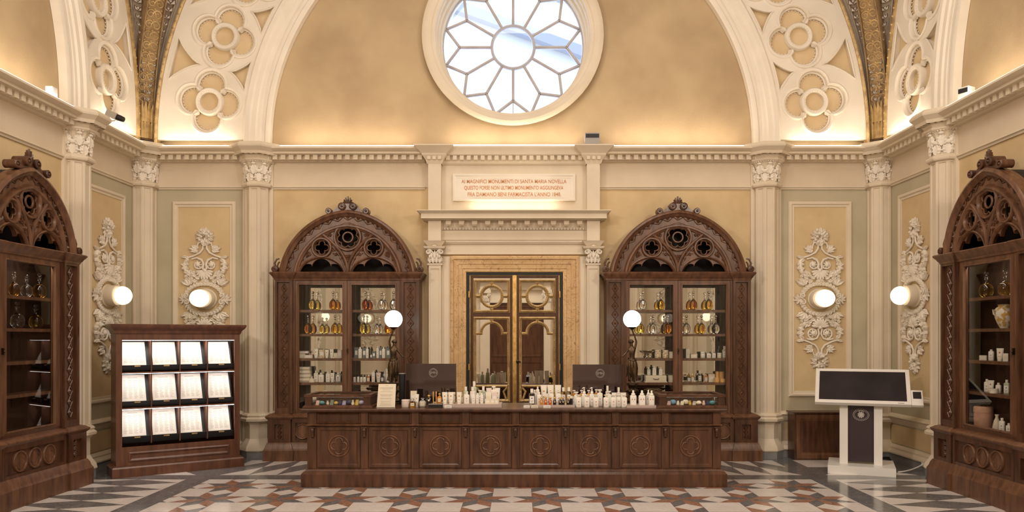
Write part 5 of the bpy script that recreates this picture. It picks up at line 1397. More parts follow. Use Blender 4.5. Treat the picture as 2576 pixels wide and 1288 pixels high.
b = MB(); b.tube([(0,0,0),(10*u,0,10*u),(22*u,0,14*u)], 1.6*u, 6); b.tube([(0,0,1*u),(30*u,0,4*u)], 1.2*u, 6); b.box(-5*u,5*u,-4*u,4*u,0,2*u); b.build('bracket', 'white', t)
M2 = Matrix.Translation((24*u, 0, 16*u)) @ Matrix.Rotation(radians(112), 4, 'Y') @ Matrix.Rotation(0,4,'Z')
b = MB(M2); b.box(-7*u,7*u,-7*u,7*u,-12*u,12*u); b.build('lamp_body', 'metalgrey', t, smooth=0)
b = MB(M2); b.lathe([(6*u,12*u),(6.5*u,18*u),(5.5*u,27*u),(3*u,27*u)], 16); b.build('lens_hood', 'black', t)
o = MB().box(-2*u,2*u,-.5*u,0,-3*u,3*u).build('light_switch','white',smooth=0); o.location = (wx(1541), -.001, zz(832)); tag(o, 'small white switch plate on the ochre wall right of the portal', 'switch'); bpy.data.objects.remove(o)
# ================================================================== statue lamps
def skinmesh(nm, V, E, R, mat, parent, lvl=2):
    me = bpy.data.meshes.new(nm); me.from_pydata([(v[0]*u, v[1]*u, v[2]*u) for v in V], E, []); o = bpy.data.objects.new(nm+'_tmp', me); COL.objects.link(o)
    m = o.modifiers.new('s', 'SKIN'); 
    for i, r in enumerate(R): me.skin_vertices[0].data[i].radius = (r*u, r*u)
    me.skin_vertices[0].data[0].use_root = True
    s2 = o.modifiers.new('d', 'SUBSURF'); s2.levels = lvl
    dg = bpy.context.evaluated_depsgraph_get(); me2 = bpy.data.meshes.new_from_object(o.evaluated_get(dg)); bpy.data.objects.remove(o)
    me2.name = nm; me2.materials.clear(); me2.materials.append(MT[mat]); 
    for p in me2.polygons: p.use_smooth = True
    q = bpy.data.objects.new(nm, me2); COL.objects.link(q); q.parent = parent; return q
def ensure_skin(me):
    pass
def statue(loc, mir, label):
    t = thing('statue_lamp', label, 'statue lamp', loc, 0, 'bronze statue lamps on the counter'); m = mir
    V = [(0,0,88),(0,-.5,98),(0,-.5,108),(.5,0,118),(1.5,-1,124),(2.5,-1.5,131),   # pelvis, waist, chest, neck base, neck, head
         (-6.5,0,119),(-9,-1,133),(-4.5,-2,148),(-2.5,-2,152),      # raised arm
         (7.5,0,117),(14,-1,108),(21,-4,101),(23.5,-5,100),      # lowered arm
         (-4,0,84),(-5,-3,66),(-5,-1,50),(-5,-5,46),            # leg
         (4,0,84),(5,-2,66),(4,1,50),(4,-3,46)]
    E = [(0,1),(1,2),(2,3),(3,4),(4,5),(3,6),(6,7),(7,8),(8,9),(3,10),(10,11),(11,12),(12,13),(0,14),(14,15),(15,16),(16,17),(0,18),(18,19),(19,20),(20,21)]
    R = [7,5.4,6.6,5.2,2.3,4.9,3,2.3,1.6,1.5,3,2.3,1.6,1.4,5,3.6,2.0,1.6,5,3.6,2.0,1.6]
    V = [(x*m,y,z) for x,y,z in V]
    skinmesh('bronze_figure', V, E, R, 'bronze', t)
    b = MB(); b.ball((2.2*m*u, .8*u, 133*u), 5.6*u, 12, 8, sz=.95); b.ball((2.5*m*u, 4*u, 131*u), 3.2*u, 8, 6)
    for i in range(8): a = pi*i/7; b.ball(((2.2+4.8*cos(a))*m*u, (-2.2)*u, (133+3.4*sin(a))*u), 1.5*u, 6, 4)
    b.ball((2.6*m*u,-6.4*u,130.4*u), .9*u, 6, 4)
    b.build('hair', 'bronze', t)
    for sx, z in ((1,151.5),): pass
    b = MB(); # five fingers on each hand
    for (hx, hy, hz_), dr in (((-2.5,-2,152),(0,0,1)),((23.5,-5,100),(.8,-.3,-.3))):
        for k in range(5):
            q = (k-2)*.8; b.tube([((hx)*m*u, (hy+q)*u, hz_*u), ((hx+dr[0]*2)*m*u, (hy+q*1.2+dr[1]*2-.5)*u, (hz_+dr[2]*2)*u), ((hx+dr[0]*3.2-.3)*m*u, (hy+q+dr[1]*3)*u, (hz_+dr[2]*(3.4 if k else 2.2)-.4)*u)], [.55*u,.5*u,.35*u], 5)
    b.build('fingers', 'bronze', t)
    # draped skirt with folds
    b = MB(); n = 44; vs = []; fs = []; lv = [(97,6.2,.3),(93,8.6,.6),(86,10,.9),(76,10.2,1.3),(66,9.6,1.6),(56,9,2.0),(49,9.4,2.4)]
    for j, (z, r, f) in enumerate(lv):
        for i in range(n):
            a = 2*pi*i/n; rr = r+f*sin(7*a+z*.06)+.5*f*sin(13*a-z*.1); vs.append(((rr*cos(a)-.02*(97-z)*2)*m*u, rr*sin(a)*.82*u, (z+ (1.5*cos(a+1) if j == 0 else 0)-(1.5*sin(3*a) if j == 6 else 0))*u))
    for j in range(len(lv)-1):
        for i in range(n): fs.append((j*n+i, j*n+(i+1)%n, (j+1)*n+(i+1)%n, (j+1)*n+i))
    b.add(vs, fs); b.tube([(( 8.6*cos(a_*.4)-.3)*m*u, 8.6*.82*sin(a_*.4)*u, (95+2.5*sin(a_*.4+.6))*u) for a_ in range(16)], 1.7*u, 6, closed=True)
    b.tube([(9*m*u,-3*u,94*u),(11*m*u,-4*u,84*u),(10*m*u,-3*u,70*u),(12*m*u,-2*u,58*u)], [2*u,2.6*u,2.2*u,1*u], 7)
    b.build('drapery', 'bronze', t)
    b = MB(); b.lathe([(21,0),(21,2),(18,4),(19,7),(14,10),(9,13),(8,19),(11,24),(12,29),(8,33),(9,37),(13,40),(13,44),(0.01,45)], 20) if False else None
    b.lathe([(r*u,z*u) for r,z in [(20,0.2),(20,2),(17,4),(18,7),(13,10),(9,13),(8,19),(11,24),(12,29),(8,33),(9,37),(13,40),(13,44),(0.01,45)]], 24)
    for k in range(3):
        a = 2*pi*k/3-pi/2; b.tube([(10*u*cos(a),10*u*sin(a),12*u),(18*u*cos(a),18*u*sin(a),10*u),(22*u*cos(a),22*u*sin(a),3*u),(25*u*cos(a),25*u*sin(a),1.6*u)], [2.5*u,3*u,2.6*u,1.4*u], 8)
    for k in range(6): a = 2*pi*k/6; b.ball((11.5*u*cos(a),11.5*u*sin(a),27*u), 3*u, 8, 6)
    b.build('pedestal', 'bronze', t)
    b = MB(); b.tube([(-3.5*m*u,-2*u,146*u),(-1.5*m*u,-2*u,154*u),(0,-1*u,160*u),(0,0,164*u)], [1.2*u,1.6*u,2*u,3*u], 8); b.lathe([(2*u,158*u),(5*u,161*u),(9*u,163*u),(9*u,165*u),(6*u,166*u)], 18); b.build('torch', 'bronze', t)
    b = MB(); pr = [(max(1e-6, 19*u*sin(pi*j/16)), 181.5*u-19*u*cos(pi*j/16)) for j in range(2,17)]; b.lathe(pr, 28); b.build('glass_globe', 'globe', t)
    return t
LD = 1668; lx = lambda px: CX+(px-VPX)*LD/F*U
statue((lx(990), -(F-LD)*u, ZTOP+.001), 1, 'bronze female statue holding up a lit glass globe, left of the mirrored door')
statue((lx(1590), -(F-LD)*u, ZTOP+.001), -1, 'bronze female statue holding up a lit glass globe, right of the mirrored door')
# ================================================================== small goods
MT['glassclear'] = plain('clear_glass', (.97,.97,.95), .0); 
def trans(name, c, rough=0, ior=1.38):
    m, nt, b = nmat(name); b.inputs['Base Color'].default_value = c4(c); b.inputs['Roughness'].default_value = rough
    b.inputs['Transmission Weight'].default_value = 1; b.inputs['IOR'].default_value = ior; MT[name] = m; return m
for n_, c in (('clear',(.96,.95,.92)),('gold',(.90,.62,.12)),('amber',(.72,.36,.07)),('red',(.55,.16,.05)),('yellow',(.93,.78,.25)),('orange',(.85,.42,.08)),('greenish',(.72,.80,.62)),('bluish',(.55,.62,.75))): trans('lq_'+n_, c)
trans('gl', (.97,.97,.95))
MT['w1'] = plain('white_ceramic_plastic', (.84,.80,.70), .35); MT['w2'] = plain('cream_carton', (.80,.72,.55), .6); MT['w3'] = plain('pale_pink_carton', (.78,.66,.60), .6)
MT['dk'] = plain('dark_brown_glass', (.018,.010,.007), .1); MT['am'] = plain('amber_glass', (.52,.20,.02), .12); MT['rd'] = plain('red_orange_glass', (.42,.10,.02), .12)
MT['slate'] = plain('slate_carton', (.16,.19,.19), .6); MT['floral'] = noisy('floral_print_carton', (.80,.70,.50), (.35,.16,.07), 60, .6, lo=.50, hi=.62); MT['candle'] = plain('orange_candle_wax', (.80,.46,.15), .4)
MT['grn'] = plain('pale_green_bottle', (.46,.50,.36), .15); MT['basket'] = noisy('grey_basket', (.35,.31,.26), (.5,.45,.38), 80, .8); MT['pink'] = plain('pink_leather', (.56,.32,.22), .55)
MT['towel'] = noisy('cream_towel', (.72,.64,.50), (.78,.70,.56), 30, .95, .5, bscale=200); MT['silver'] = plain('silver', (.72,.68,.60), .22, 1.0)
MT['acrylic'] = glassm('acrylic_sheet', (.93,.90,.88), .07)
MT['majolica'] = noisy('painted_majolica', (.80,.74,.62), (.60,.36,.08), 26, .3, lo=.50, hi=.56, detail=3)
MT['stone_glass'] = plain('frosted_grey_glass', (.40,.38,.32), .3)
def rrect(w, d, r, n=3):
    P = []
    for (cx, cy, a0) in ((w/2-r,d/2-r,0),(-w/2+r,d/2-r,pi/2),(-w/2+r,-d/2+r,pi),(w/2-r,-d/2+r,1.5*pi)):
        for i in range(n+1): a = a0+pi/2*i/n; P.append((cx+r*cos(a), cy+r*sin(a)))
    return P
def loft(b, secs, mi=None):
    n = len(secs[0][0]); vs = []; fs = []
    for P, z in secs: vs += [(x, y, z) for x, y in P]
    for j in range(len(secs)-1):
        for i in range(n): fs.append((j*n+i, j*n+(i+1)%n, (j+1)*n+(i+1)%n, (j+1)*n+i))
    fs += [tuple(range(n-1,-1,-1)), tuple(range((len(secs)-1)*n, len(secs)*n))]; return b.add(vs, fs, mi)
CACHE = {}
def make(kind, H, w, mat, capm='w1', extra=None):
    key = (kind, round(H,3), round(w,3), mat, capm, extra)
    if key in CACHE: return dup(CACHE[key])
    d = w*.62; b = MB(); kidl = []
    if kind in ('bottle','pump','mushroom','square','spray','tall'):
        hb = H*{'bottle':.80,'pump':.66,'mushroom':.80,'square':.74,'spray':.68,'tall':.86}[kind]; r = w*.22
        loft(b, [(rrect(w*.94,d*.94,r),0),(rrect(w,d,r),w*.06),(rrect(w,d,r),hb*.90),(rrect(w*.86,d*.86,r),hb*.97),(rrect(w*.45,d*.6,w*.15),hb)])
        o = b.build(kind_name(kind), mat, smooth=50)
        c = MB()
        if kind in ('bottle','tall'): c.lathe([(w*.24,hb),(w*.24,H*.985),(w*.20,H)], 14)
        elif kind == 'square': c.box(-w*.24,w*.24,-w*.2,w*.2,hb*1.02,H); c.lathe([(w*.15,hb*.98),(w*.15,hb*1.03)], 10)
        elif kind == 'mushroom': c.lathe([(w*.22,hb),(w*.20,hb+(H-hb)*.5),(w*.40,hb+(H-hb)*.62),(w*.42,hb+(H-hb)*.85),(w*.30,H)], 16)
        elif kind == 'pump': c.lathe([(w*.30,hb),(w*.28,hb+(H-hb)*.30),(w*.10,hb+(H-hb)*.42),(w*.10,H*.95)], 12); c.tube([(w*.1,0,H*.97),(-w*.1,0,H*.985),(-w*.42,0,H*.93)], [w*.12,w*.11,w*.06], 8)
        else: c.lathe([(w*.34,hb),(w*.30,hb+(H-hb)*.35),(w*.17,hb+(H-hb)*.45),(w*.17,H*.97),(w*.12,H)], 12)
        kidl.append(c.build('cap', capm, o, smooth=50))
        if extra != 'nolabel':
            l = MB(); l.box(-w*.36,w*.36,-d/2-.0012,-d/2+.0002,hb*.12,hb*.74); l.ball((0,-d/2-.0015,hb*.55), w*.11, 8, 6, sy=.12, mi=1); l.box(-w*.22,w*.22,-d/2-.002,-d/2-.001,hb*.30,hb*.33,1); l.box(-w*.16,w*.16,-d/2-.002,-d/2-.001,hb*.2,hb*.225,1)
            if extra == 'cat':
                l = MB(); l.box(-w*.36,w*.36,-d/2-.0012,-d/2+.0002,hb*.12,hb*.84)
                for sg in (-1,1): l.prism([(sg*w*.08,hb*.55),(sg*w*.28,hb*.5),(sg*w*.22,hb*.70)], -d/2-.002, -d/2-.001, 1)
                l.ball((0,-d/2-.0012,hb*.36), w*.05, 6, 4, sy=.3, mi=1)
            l.build('label', ['paper','inkdark' if mat not in ('w1','w2') else 'redink'], o, smooth=0)
    elif kind == 'tube':
        n = 18; sec = []
        for z, sx_, sy_ in ((0,.36,.36),(H*.12,.36,.36),(H*.13,.38,.36),(H*.45,.44,.30),(H*.9,.5,.05),(H,.5,.03)): sec.append(([(w*sx_*cos(2*pi*i/n), w*sy_*sin(2*pi*i/n)) for i in range(n)], z))
        loft(b, sec[2:]); o = b.build('cosmetic_tube', mat, smooth=40); c = MB(); loft(c, sec[:2]); c.build('cap', capm, o, smooth=40)
        l = MB(); l.ball((0,-w*.22,H*.66), w*.13, 8, 6, sy=.15); l.box(-w*.16,w*.16,-w*.33,-w*.31,H*.34,H*.37); l.build('label', 'redink', o, smooth=0)
    elif kind == 'box':
        b.box(-w/2,w/2,-d/2,d/2,0,H); o = b.build('carton', mat, smooth=0); l = MB(); l.box(-w*.3,w*.3,-d/2-.001,-d/2,H*.3,H*.7); l.build('label', 'paper' if mat != 'w1' else 'w2', o, smooth=0)
    elif kind == 'jar':
        b.lathe([(w*.46,0),(w*.5,H*.06),(w*.5,H*.66),(w*.44,H*.72)], 20); o = b.build('cosmetic_jar', mat, smooth=40); c = MB(); c.lathe([(w*.47,H*.72),(w*.5,H*.76),(w*.5,H*.96),(w*.46,H)], 20); c.build('lid', capm, o, smooth=40)
    elif kind == 'flask':    # squat square scent flask with ball stopper
        hb = H*.72; loft(b, [(rrect(w*.7,d*.7,w*.1),0),(rrect(w,d,w*.2),hb*.16),(rrect(w,d,w*.2),hb*.74),(rrect(w*.7,d*.8,w*.15),hb*.94),(rrect(w*.3,w*.3,w*.1),hb)]); o = b.build('scent_flask', mat, smooth=50)
        c = MB(); c.lathe([(w*.13,hb),(w*.13,H*.80),(w*.26,H*.86),(w*.26,H*.95),(w*.12,H)], 14); c.build('stopper', capm, o); l = MB(); l.box(-w*.28,w*.28,-d/2-.0015,-d/2,hb*.25,hb*.7); l.box(-w*.2,w*.2,-d/2-.002,-d/2-.0015,hb*.45,hb*.5,1); l.build('label', ['w2','inkdark'], o, smooth=0)
    elif kind == 'mini':     # small dark bottle with ribbon-like pale stopper
        hb = H*.68; loft(b, [(rrect(w*.95,d,w*.12),0),(rrect(w,d,w*.14),hb*.1),(rrect(w,d,w*.14),hb*.88),(rrect(w*.5,d*.6,w*.12),hb)]); o = b.build('perfume_bottle', mat, smooth=50)
        c = MB(); c.lathe([(w*.2,hb),(w*.22,H*.78),(w*.4,H*.86),(w*.3,H*.95),(w*.12,H)], 10); c.build('stopper', 'goldbright', o); l = MB(); l.lathe([(w*.2,0),(w*.2,.001)], 12); l.build('label', 'w2', o).matrix_local = Matrix.Translation((0,-d/2-.0005,hb*.55)) @ Matrix.Rotation(pi/2,4,'X')
    elif kind == 'decanter':
        pr = [(.30,0),(.42,.015),(.66,.05),(.92,.13),(1,.24),(.94,.36),(.74,.46),(.40,.54),(.24,.58),(.20,.66),(.20,.76),(.34,.785),(.30,.80)]
        b.lathe([(r*w/2, z*H) for r, z in pr[:8]], 24); o = b.build('decanter', mat, smooth=60)
        c = MB(); c.lathe([(r*w/2, z*H) for r, z in pr[7:]], 20); c.build('neck', 'gl', o, smooth=60); c = MB(); c.lathe([(.13*w/2,.80*H),(.15*w/2,.84*H)], 12); c.ball((0,0,.915*H), .075*H, 14, 10); c.build('stopper', 'gl', o, smooth=60)
    elif kind == 'candle':
        b.lathe([(w*.5,0),(w*.5,H*.96),(w*.42,H)], 20); o = b.build('candle', mat, smooth=40); c = MB(); c.tube([(0,0,H*.97),(0,0,H*1.08)], w*.03, 5); c.build('wick', 'inkdark', o)
    CACHE[key] = o; return o
def kind_name(k): return {'bottle':'cosmetic_bottle','pump':'pump_bottle','mushroom':'cosmetic_bottle','square':'toilet_water_bottle','spray':'pump_bottle','tall':'cosmetic_bottle'}[k]
CATS = {'bottle':'bottle','pump':'bottle','mushroom':'bottle','square':'bottle','spray':'bottle','tall':'bottle','tube':'tube','box':'box','jar':'jar','flask':'bottle','mini':'bottle','decanter':'decanter','candle':'candle'}
def put_items(items, d, z, where, group=None, dsx=0):
    """items: (px, kind, h_px, w_px, mat, cap, desc[, d offset])"""
    cnt = {}
    tot = {}
    for it in items: tot[it[6]] = tot.get(it[6], 0)+1
    for it in sorted(items, key=lambda q: q[0]):
        px, kind, hp, wp, mat, cap, desc = it[:7]; dd = d+(it[7] if len(it) > 7 else 0); ex = it[8] if len(it) > 8 else None
        k = dd/F*u; o = make(kind, hp*k, wp*k, mat, cap, ex)
        zz_ = z+(it[9] if len(it) > 9 else 0)
        o.location = (CX+(px-VPX)*k, -(F-dd)*u, zz_+.0008)
        i = cnt.get(desc, 0); cnt[desc] = i+1
        lab = desc+' '+where+(', %s from the left' % ORD[i] if tot[desc] > 1 else '')
        if len(lab.split()) > 16: lab = lab.replace('from the left', 'from left')
        o['label'] = lab; o['category'] = CATS[kind]; o['group'] = group or where
sh = lambda py: zz(py-3, 49)
G_ = 'goods in the arched cabinets'
dc = 'decanter'
def D_(px, c, h=48, w=20, dn=None): return (px, 'decanter', h, w, 'lq_'+c, 'gl', (dn or c)+' glass decanter')
dF = F-27
put_items([D_(787,'yellow'),D_(838,'amber'),D_(920,'red'),D_(960,'clear'),D_(990,'clear')], dF, sh(782.5), "on the left arched cabinet's top shelf", 'decanters in the arched cabinets')
put_items([D_(776,'orange'),D_(811,'yellow',42,17),D_(843,'gold'),D_(915,'yellow'),D_(949,'clear',44,17),D_(977,'orange')], dF, sh(843), "on the left arched cabinet's second shelf", 'decanters in the arched cabinets')
put_items([D_(1617,'clear'),D_(1662,'gold',47),D_(1744,'amber'),D_(1783,'gold')], dF, sh(782.5), "on the right arched cabinet's top shelf", 'decanters in the arched cabinets')
put_items([D_(1611,'yellow'),D_(1643,'clear'),D_(1679,'orange'),D_(1727,'clear'),D_(1765,'gold'),D_(1800,'clear')], dF, sh(843), "on the right arched cabinet's second shelf", 'decanters in the arched cabinets')
W_ = "on the left arched cabinet's third shelf"
put_items([(760,'box',11,14,'w2','w1','low cream carton'),(777,'box',8,20,'w3','w1','low pinkish carton'),(766,'box',6,22,'w3','w1','flat pinkish carton',8,None,11.4*u),(795,'tube',23,12,'w1','w1','white cosmetic tube'),(810,'box',22,13,'floral','w1','floral print carton'),(822,'tube',21,10,'w1','w1','white cosmetic tube'),(834,'tube',22,10,'w1','w1','white cosmetic tube'),(845,'box',13,9,'w2','w1','low cream carton'),(855,'box',20,10,'w3','w1','tall pinkish carton'),
 (897,'box',27,10,'slate','w1','slate coloured carton'),(906,'tall',28,9,'w1','w1','slim white bottle',-8),(917,'box',26,10,'slate','w1','slate coloured carton'),(924,'tall',28,7,'w1','w1','slim white bottle',-8),(934,'bottle',14,6,'dk','dk','small dark bottle'),(941,'box',17,8,'slate','w1','slate coloured carton'),(950,'tall',30,7,'w1','w1','slim white bottle'),(958,'box',27,8,'slate','w1','slate coloured carton'),(965,'tall',28,8,'w1','w1','slim white bottle',-8),(977,'box',27,10,'slate','w1','slate coloured carton')], dF, sh(904.5), W_, G_)
W_ = "on the left arched cabinet's fourth shelf"
put_items([(795,'bottle',29,11,'w1','w1','white cosmetic bottle'),(808,'bottle',24,14,'w1','w1','white cosmetic bottle'),(825,'bottle',28,11,'w1','w1','white cosmetic bottle'),(836,'tube',23,11,'w1','w1','white cosmetic tube'),(851,'bottle',25,14,'grn','w1','pale green bottle'),
 (892,'bottle',16,6,'w1','dk','mini dark-capped bottle'),(901,'bottle',17,6,'w1','dk','mini dark-capped bottle'),(909,'bottle',16,6,'w1','dk','mini dark-capped bottle'),(917,'bottle',16,7,'w1','dk','mini dark-capped bottle'),(927,'bottle',18,8,'rd','w1','small reddish bottle'),(939,'tall',29,9,'w1','w1','tall white bottle'),(952,'tube',24,12,'w3','w1','pinkish cosmetic tube'),(962,'bottle',19,8,'dk','dk','small dark bottle'),(968,'spray',30,8,'w1','w1','white spray bottle',8),(976,'tube',34,13,'w1','w1','large white tube')], dF, sh(965.5), W_, G_)
W_ = "on the right arched cabinet's third shelf"
put_items([(1655,'jar',21,17,'floral','floral','floral cylindrical box'),(1674,'jar',20,15,'floral','floral','floral cylindrical box'),(1692,'box',16,18,'w2','w1','cream carton'),(1730,'box',23,9,'w1','w1','tall white carton'),(1745,'box',10,16,'w2','w1','low cream carton'),(1768,'jar',16,12,'w1','w1','white jar'),(1783,'bottle',15,11,'w1','silver','small white flask'),(1796,'bottle',16,9,'w1','silver','small white flask'),(1810,'jar',13,12,'w2','w1','cream jar'),(1822,'square',30,10,'grn','w1','pale green bottle'),(1833,'square',26,8,'grn','w1','pale green bottle')], dF, sh(904.5), W_, G_)
W_ = "on the right arched cabinet's fourth shelf"
put_items([(1692,'box',17,22,'w2','w1','cream carton'),(1733,'bottle',18,9,'lq_clear','goldbright','clear flask with gilt cap'),(1742,'bottle',20,8,'lq_gold','goldbright','gold flask with gilt cap'),(1760,'square',28,10,'lq_greenish','w1','tall clear bottle',10),(1776,'bottle',20,8,'am','goldbright','amber flask with gilt cap'),(1789,'box',20,16,'w2','w1','cream carton',8),(1804,'candle',26,9,'candle','w1','tall orange candle',8),(1803,'candle',12,13,'candle','w1','low orange candle',-6),(1815,'candle',26,12,'candle','w1','tall orange candle',8),(1818,'candle',9,13,'candle','w1','low orange candle',-8),(1832,'bottle',25,11,'w1','w1','white bottle')], dF, sh(965.5), W_, G_)
kf = dF/F*u; at = lambda px, d, z: (CX+(px-VPX)*d/F*u, -(F-d)*u, z)
# folded towels
for i in range(4):
    w = 34-i*1.5; b = MB(); b.T = Matrix.Scale(1, 4); h = 9.6*kf
    loft(b, [(rrect(w*kf*.96,24*kf,4*kf),0),(rrect(w*kf,26*kf,5*kf),h*.3),(rrect(w*kf,26*kf,5*kf),h*.7),(rrect(w*kf*.95,24*kf,4*kf),h*.99)])
    b.tube([(-w*kf*.45,-13*kf,h*.5),(0,-13.6*kf,h*.5),(w*kf*.45,-13*kf,h*.5)], h*.18, 6)
    o = b.build('folded_towel', 'towel', smooth=60); p = at(768, F-26, sh(965.5)+.001+i*h); o.location = p
    tag(o, 'folded cream towel in the left arched cabinet, %s in the stack of four' % ('lowest','second from below','third from below','topmost')[i], 'towel', 'folded cream towels')
b = MB(); b.lathe([(8*kf,0),(8.5*kf,3*kf),(6*kf,8*kf),(2.2*kf,11*kf),(3.6*kf,15*kf)], 14); o = b.build('fabric_pouch', 'towel'); o.location = at(784, F-40, sh(965.5)+.0008); tag(o, 'small tied cream pouch in front of the folded towels', 'pouch')
# footed silver bowl, drawer box, basket
b = MB(); b.lathe([(7*kf,0),(7*kf,1*kf),(3*kf,3*kf),(2.5*kf,8*kf),(4*kf,11*kf),(13*kf,14*kf),(16*kf,18*kf),(15*kf,18*kf),(12*kf,15*kf),(.01*kf,13*kf)], 24)
for i in range(3): a = 2*pi*i/3; b.ball((6*kf*cos(a),6*kf*sin(a),3*kf), 3*kf, 8, 6)
o = b.build('footed_bowl', 'silver'); o.location = at(1630, F-28, sh(904.5)+.0008); tag(o, 'silver footed bowl on the third shelf of the right arched cabinet', 'bowl')
t = thing('drawer_box', 'cream wooden box with a drawer on the fourth shelf of the right arched cabinet', 'box', at(1648, F-28, sh(965.5)+.0008))
b = MB(); b.box(-26*kf,26*kf,-14*kf,12*kf,0,17*kf); b.box(-28*kf,28*kf,-15*kf,13*kf,0,2*kf); b.build('box_body', 'w2', t, smooth=0)
b = MB(); b.box(-24*kf,24*kf,-15*kf,-14*kf,3*kf,15*kf); dq = b.build('drawer', 'w2', t, smooth=0); b = MB(); b.tube([(-7*kf,-15*kf,10*kf),(-5*kf,-17*kf,8*kf),(5*kf,-17*kf,8*kf),(7*kf,-15*kf,10*kf)], .8*kf, 6); b.build('handle', 'bronze', dq)
put_items([(1632,'bottle',20,9,'grn','w1','pale bottle'),(1646,'bottle',24,10,'w1','w1','white bottle'),(1662,'bottle',20,9,'w1','w1','white bottle')], dF-2, sh(965.5)+17.4*kf, 'on top of the cream drawer box', G_)
# ---------------------------------------------------------------- on the counter
W_ = 'on the counter by the left statue'; CG = 'goods on the counter'
ZT1 = ZTOP+.001
sheet_z = lambda: ZTOP
# acrylic trays
def tray(px0, px1, d, lab, h=4.5, dep=56):
    k = d/F*u; b = MB(); x0, x1 = CX+(px0-VPX)*k, CX+(px1-VPX)*k; b.box(-(x1-x0)/2,(x1-x0)/2,0,dep*u,0,h*u); o = b.build('display_tray', plain('pale_tray', (.52,.42,.38), .25) if 'pale_tray' not in MT else MT['pale_tray'], smooth=0); o.location = ((x0+x1)/2, -(F-d)*u, ZTOP+.0008); tag(o, lab, 'tray', 'display trays on the counter'); return h*u
MT['pale_tray'] = plain('pale_tray', (.52,.42,.38), .25)
h1 = tray(1114, 1262, 1572, 'pale low tray carrying tubes and bottles, left of the door centre', 7)
h2 = tray(1330, 1446, 1572, 'pale low tray carrying tubes and small amber bottles, right of the door centre', 5)
h3 = tray(1577, 1651, 1566, 'pale low tray carrying white pump bottles beside the right display case', 5, 40)
h4 = 0
put_items([(1021,'jar',19,22,'w3','w3','round pinkish soap box'),(1041,'box',38,15,'w2','w1','tall cream carton',24),(1038,'flask',22,16,'lq_amber','gl','squat amber scent flask',-6),(1048.5,'tube',32,11,'w1','w1','white cosmetic tube',6),(1063,'flask',24,17,'stone_glass','gl','squat grey scent flask')], 1582, ZTOP, W_, CG)
b = MB(); b.box(-14*u,14*u,0,20*u,0,7*u); b.box(-14*u,14*u,-.5*u,20.5*u,6*u,7.2*u,1); o = b.build('perfume_stand', ['black','metalgrey'], smooth=0); o.location = at(1095, 1572, ZTOP+.0008); tag(o, 'black plinth with gilt sample bottles on the left part of the counter', 'stand')
zs = 7.3*u
put_items([(1090,'candle',30,3.4,'goldbright','w1','slim gilt sample stick'),(1097.5,'candle',30,3.4,'goldbright','w1','slim gilt sample stick'),(1105.5,'flask',26,12,'am','goldbright','small amber flask with gilt stopper'),(1079,'mini',22,12,'dk','goldbright','small dark flask')], 1584, ZTOP+zs, 'on the black plinth', CG)
zt_ = h1
put_items([(1119,'tube',29,14,'w1','w1','white cosmetic tube'),(1127.5,'box',25,7,'floral','w1','floral print carton',10),(1134.5,'tube',29,14,'w1','w1','white cosmetic tube'),(1142,'box',28,7,'floral','w1','floral print carton',10),(1155,'tube',29,13,'w1','w1','white cosmetic tube'),(1162,'box',22,6,'floral','w1','floral print carton',8),
 (1172,'square',40,12,'grn','w1','pale green bottle',26),(1174,'bottle',29,14,'w1','w1','white cosmetic bottle'),(1193,'square',52,13,'grn','w1','tall pale green bottle',40),(1189,'square',40,13,'w3','w1','pinkish bottle',22),(1191,'tall',27,9,'w1','w1','slim white bottle'),(1201,'tall',27,8,'w1','w1','slim white bottle'),(1212,'tall',27,8,'w1','w1','slim white bottle'),(1216,'square',41,12,'grn','w1','pale green bottle',26),(1208,'mushroom',32,12,'grn','w1','pale green bottle with round cap',16),
 (1230,'tube',37,14,'w3','w1','pinkish cosmetic tube',24),(1242,'mushroom',41,13,'w1','w1','white bottle with round stopper',26),(1251,'tube',37,14,'w1','w1','large white tube',24),(1229,'box',28,14,'w1','w1','white carton',12),(1244,'box',26,13,'w3','w1','pinkish carton',12),(1227,'box',12,14,'w2','w1','low cream carton',-2),(1239,'box',12,10,'w2','w1','low cream carton',-2),(1249,'box',12,9,'w2','w1','low cream carton',-2)], 1584, ZTOP+zt_, 'on the left pale tray', CG)
put_items([(1338,'square',40,15,'lq_bluish','w1','clear bluish bottle'),(1345,'bottle',36,9,'w1','w1','white cosmetic bottle',14),(1352.5,'tall',43,9,'w1','w1','slim white bottle',22),(1356,'bottle',31,12,'w1','w1','white cosmetic bottle',6),
 (1368,'tube',46,16,'w1','w1','large white tube',34),(1385,'tube',46,16,'w1','w1','large white tube',34),(1403.5,'tube',46,16,'w1','w1','large white tube',34),(1374,'box',26,9,'w1','w1','white carton',16),(1387,'mushroom',32,12,'w1','w1','white bottle with round stopper',16),(1405,'mushroom',32,14,'w1','w1','white bottle with round stopper',18),
 (1417,'square',40,12,'lq_yellow','w1','yellow toilet water bottle',34),(1431,'square',40,12,'lq_greenish','w1','clear toilet water bottle',34),
 (1362,'mini',20,8,'am','w1','small amber perfume bottle',-4),(1373,'mini',21,8,'rd','w1','small orange perfume bottle',-4),(1384,'mini',20,8,'rd','w1','small orange perfume bottle',-4),(1395,'mini',20,8,'dk','w1','small dark perfume bottle',-4),(1409,'mini',19,8,'dk','w1','small dark perfume bottle',-4),(1416.5,'mini',20,8,'dk','w1','small dark perfume bottle',-4),(1429,'mini',19,8,'dk','w1','small dark perfume bottle',-4),(1437,'jar',22,8,'dk','w2','small dark jar',-2)], 1584, ZTOP+h2, 'on the right pale tray', CG)
put_items([(x,'mushroom',32,14.5,'w1','w1','white labelled bottle',(8 if x == 1556 else 0)) for x in (1455.5,1476,1499,1525,1543,1556,1570)], 1578, ZTOP, 'in the front row right of centre', CG)
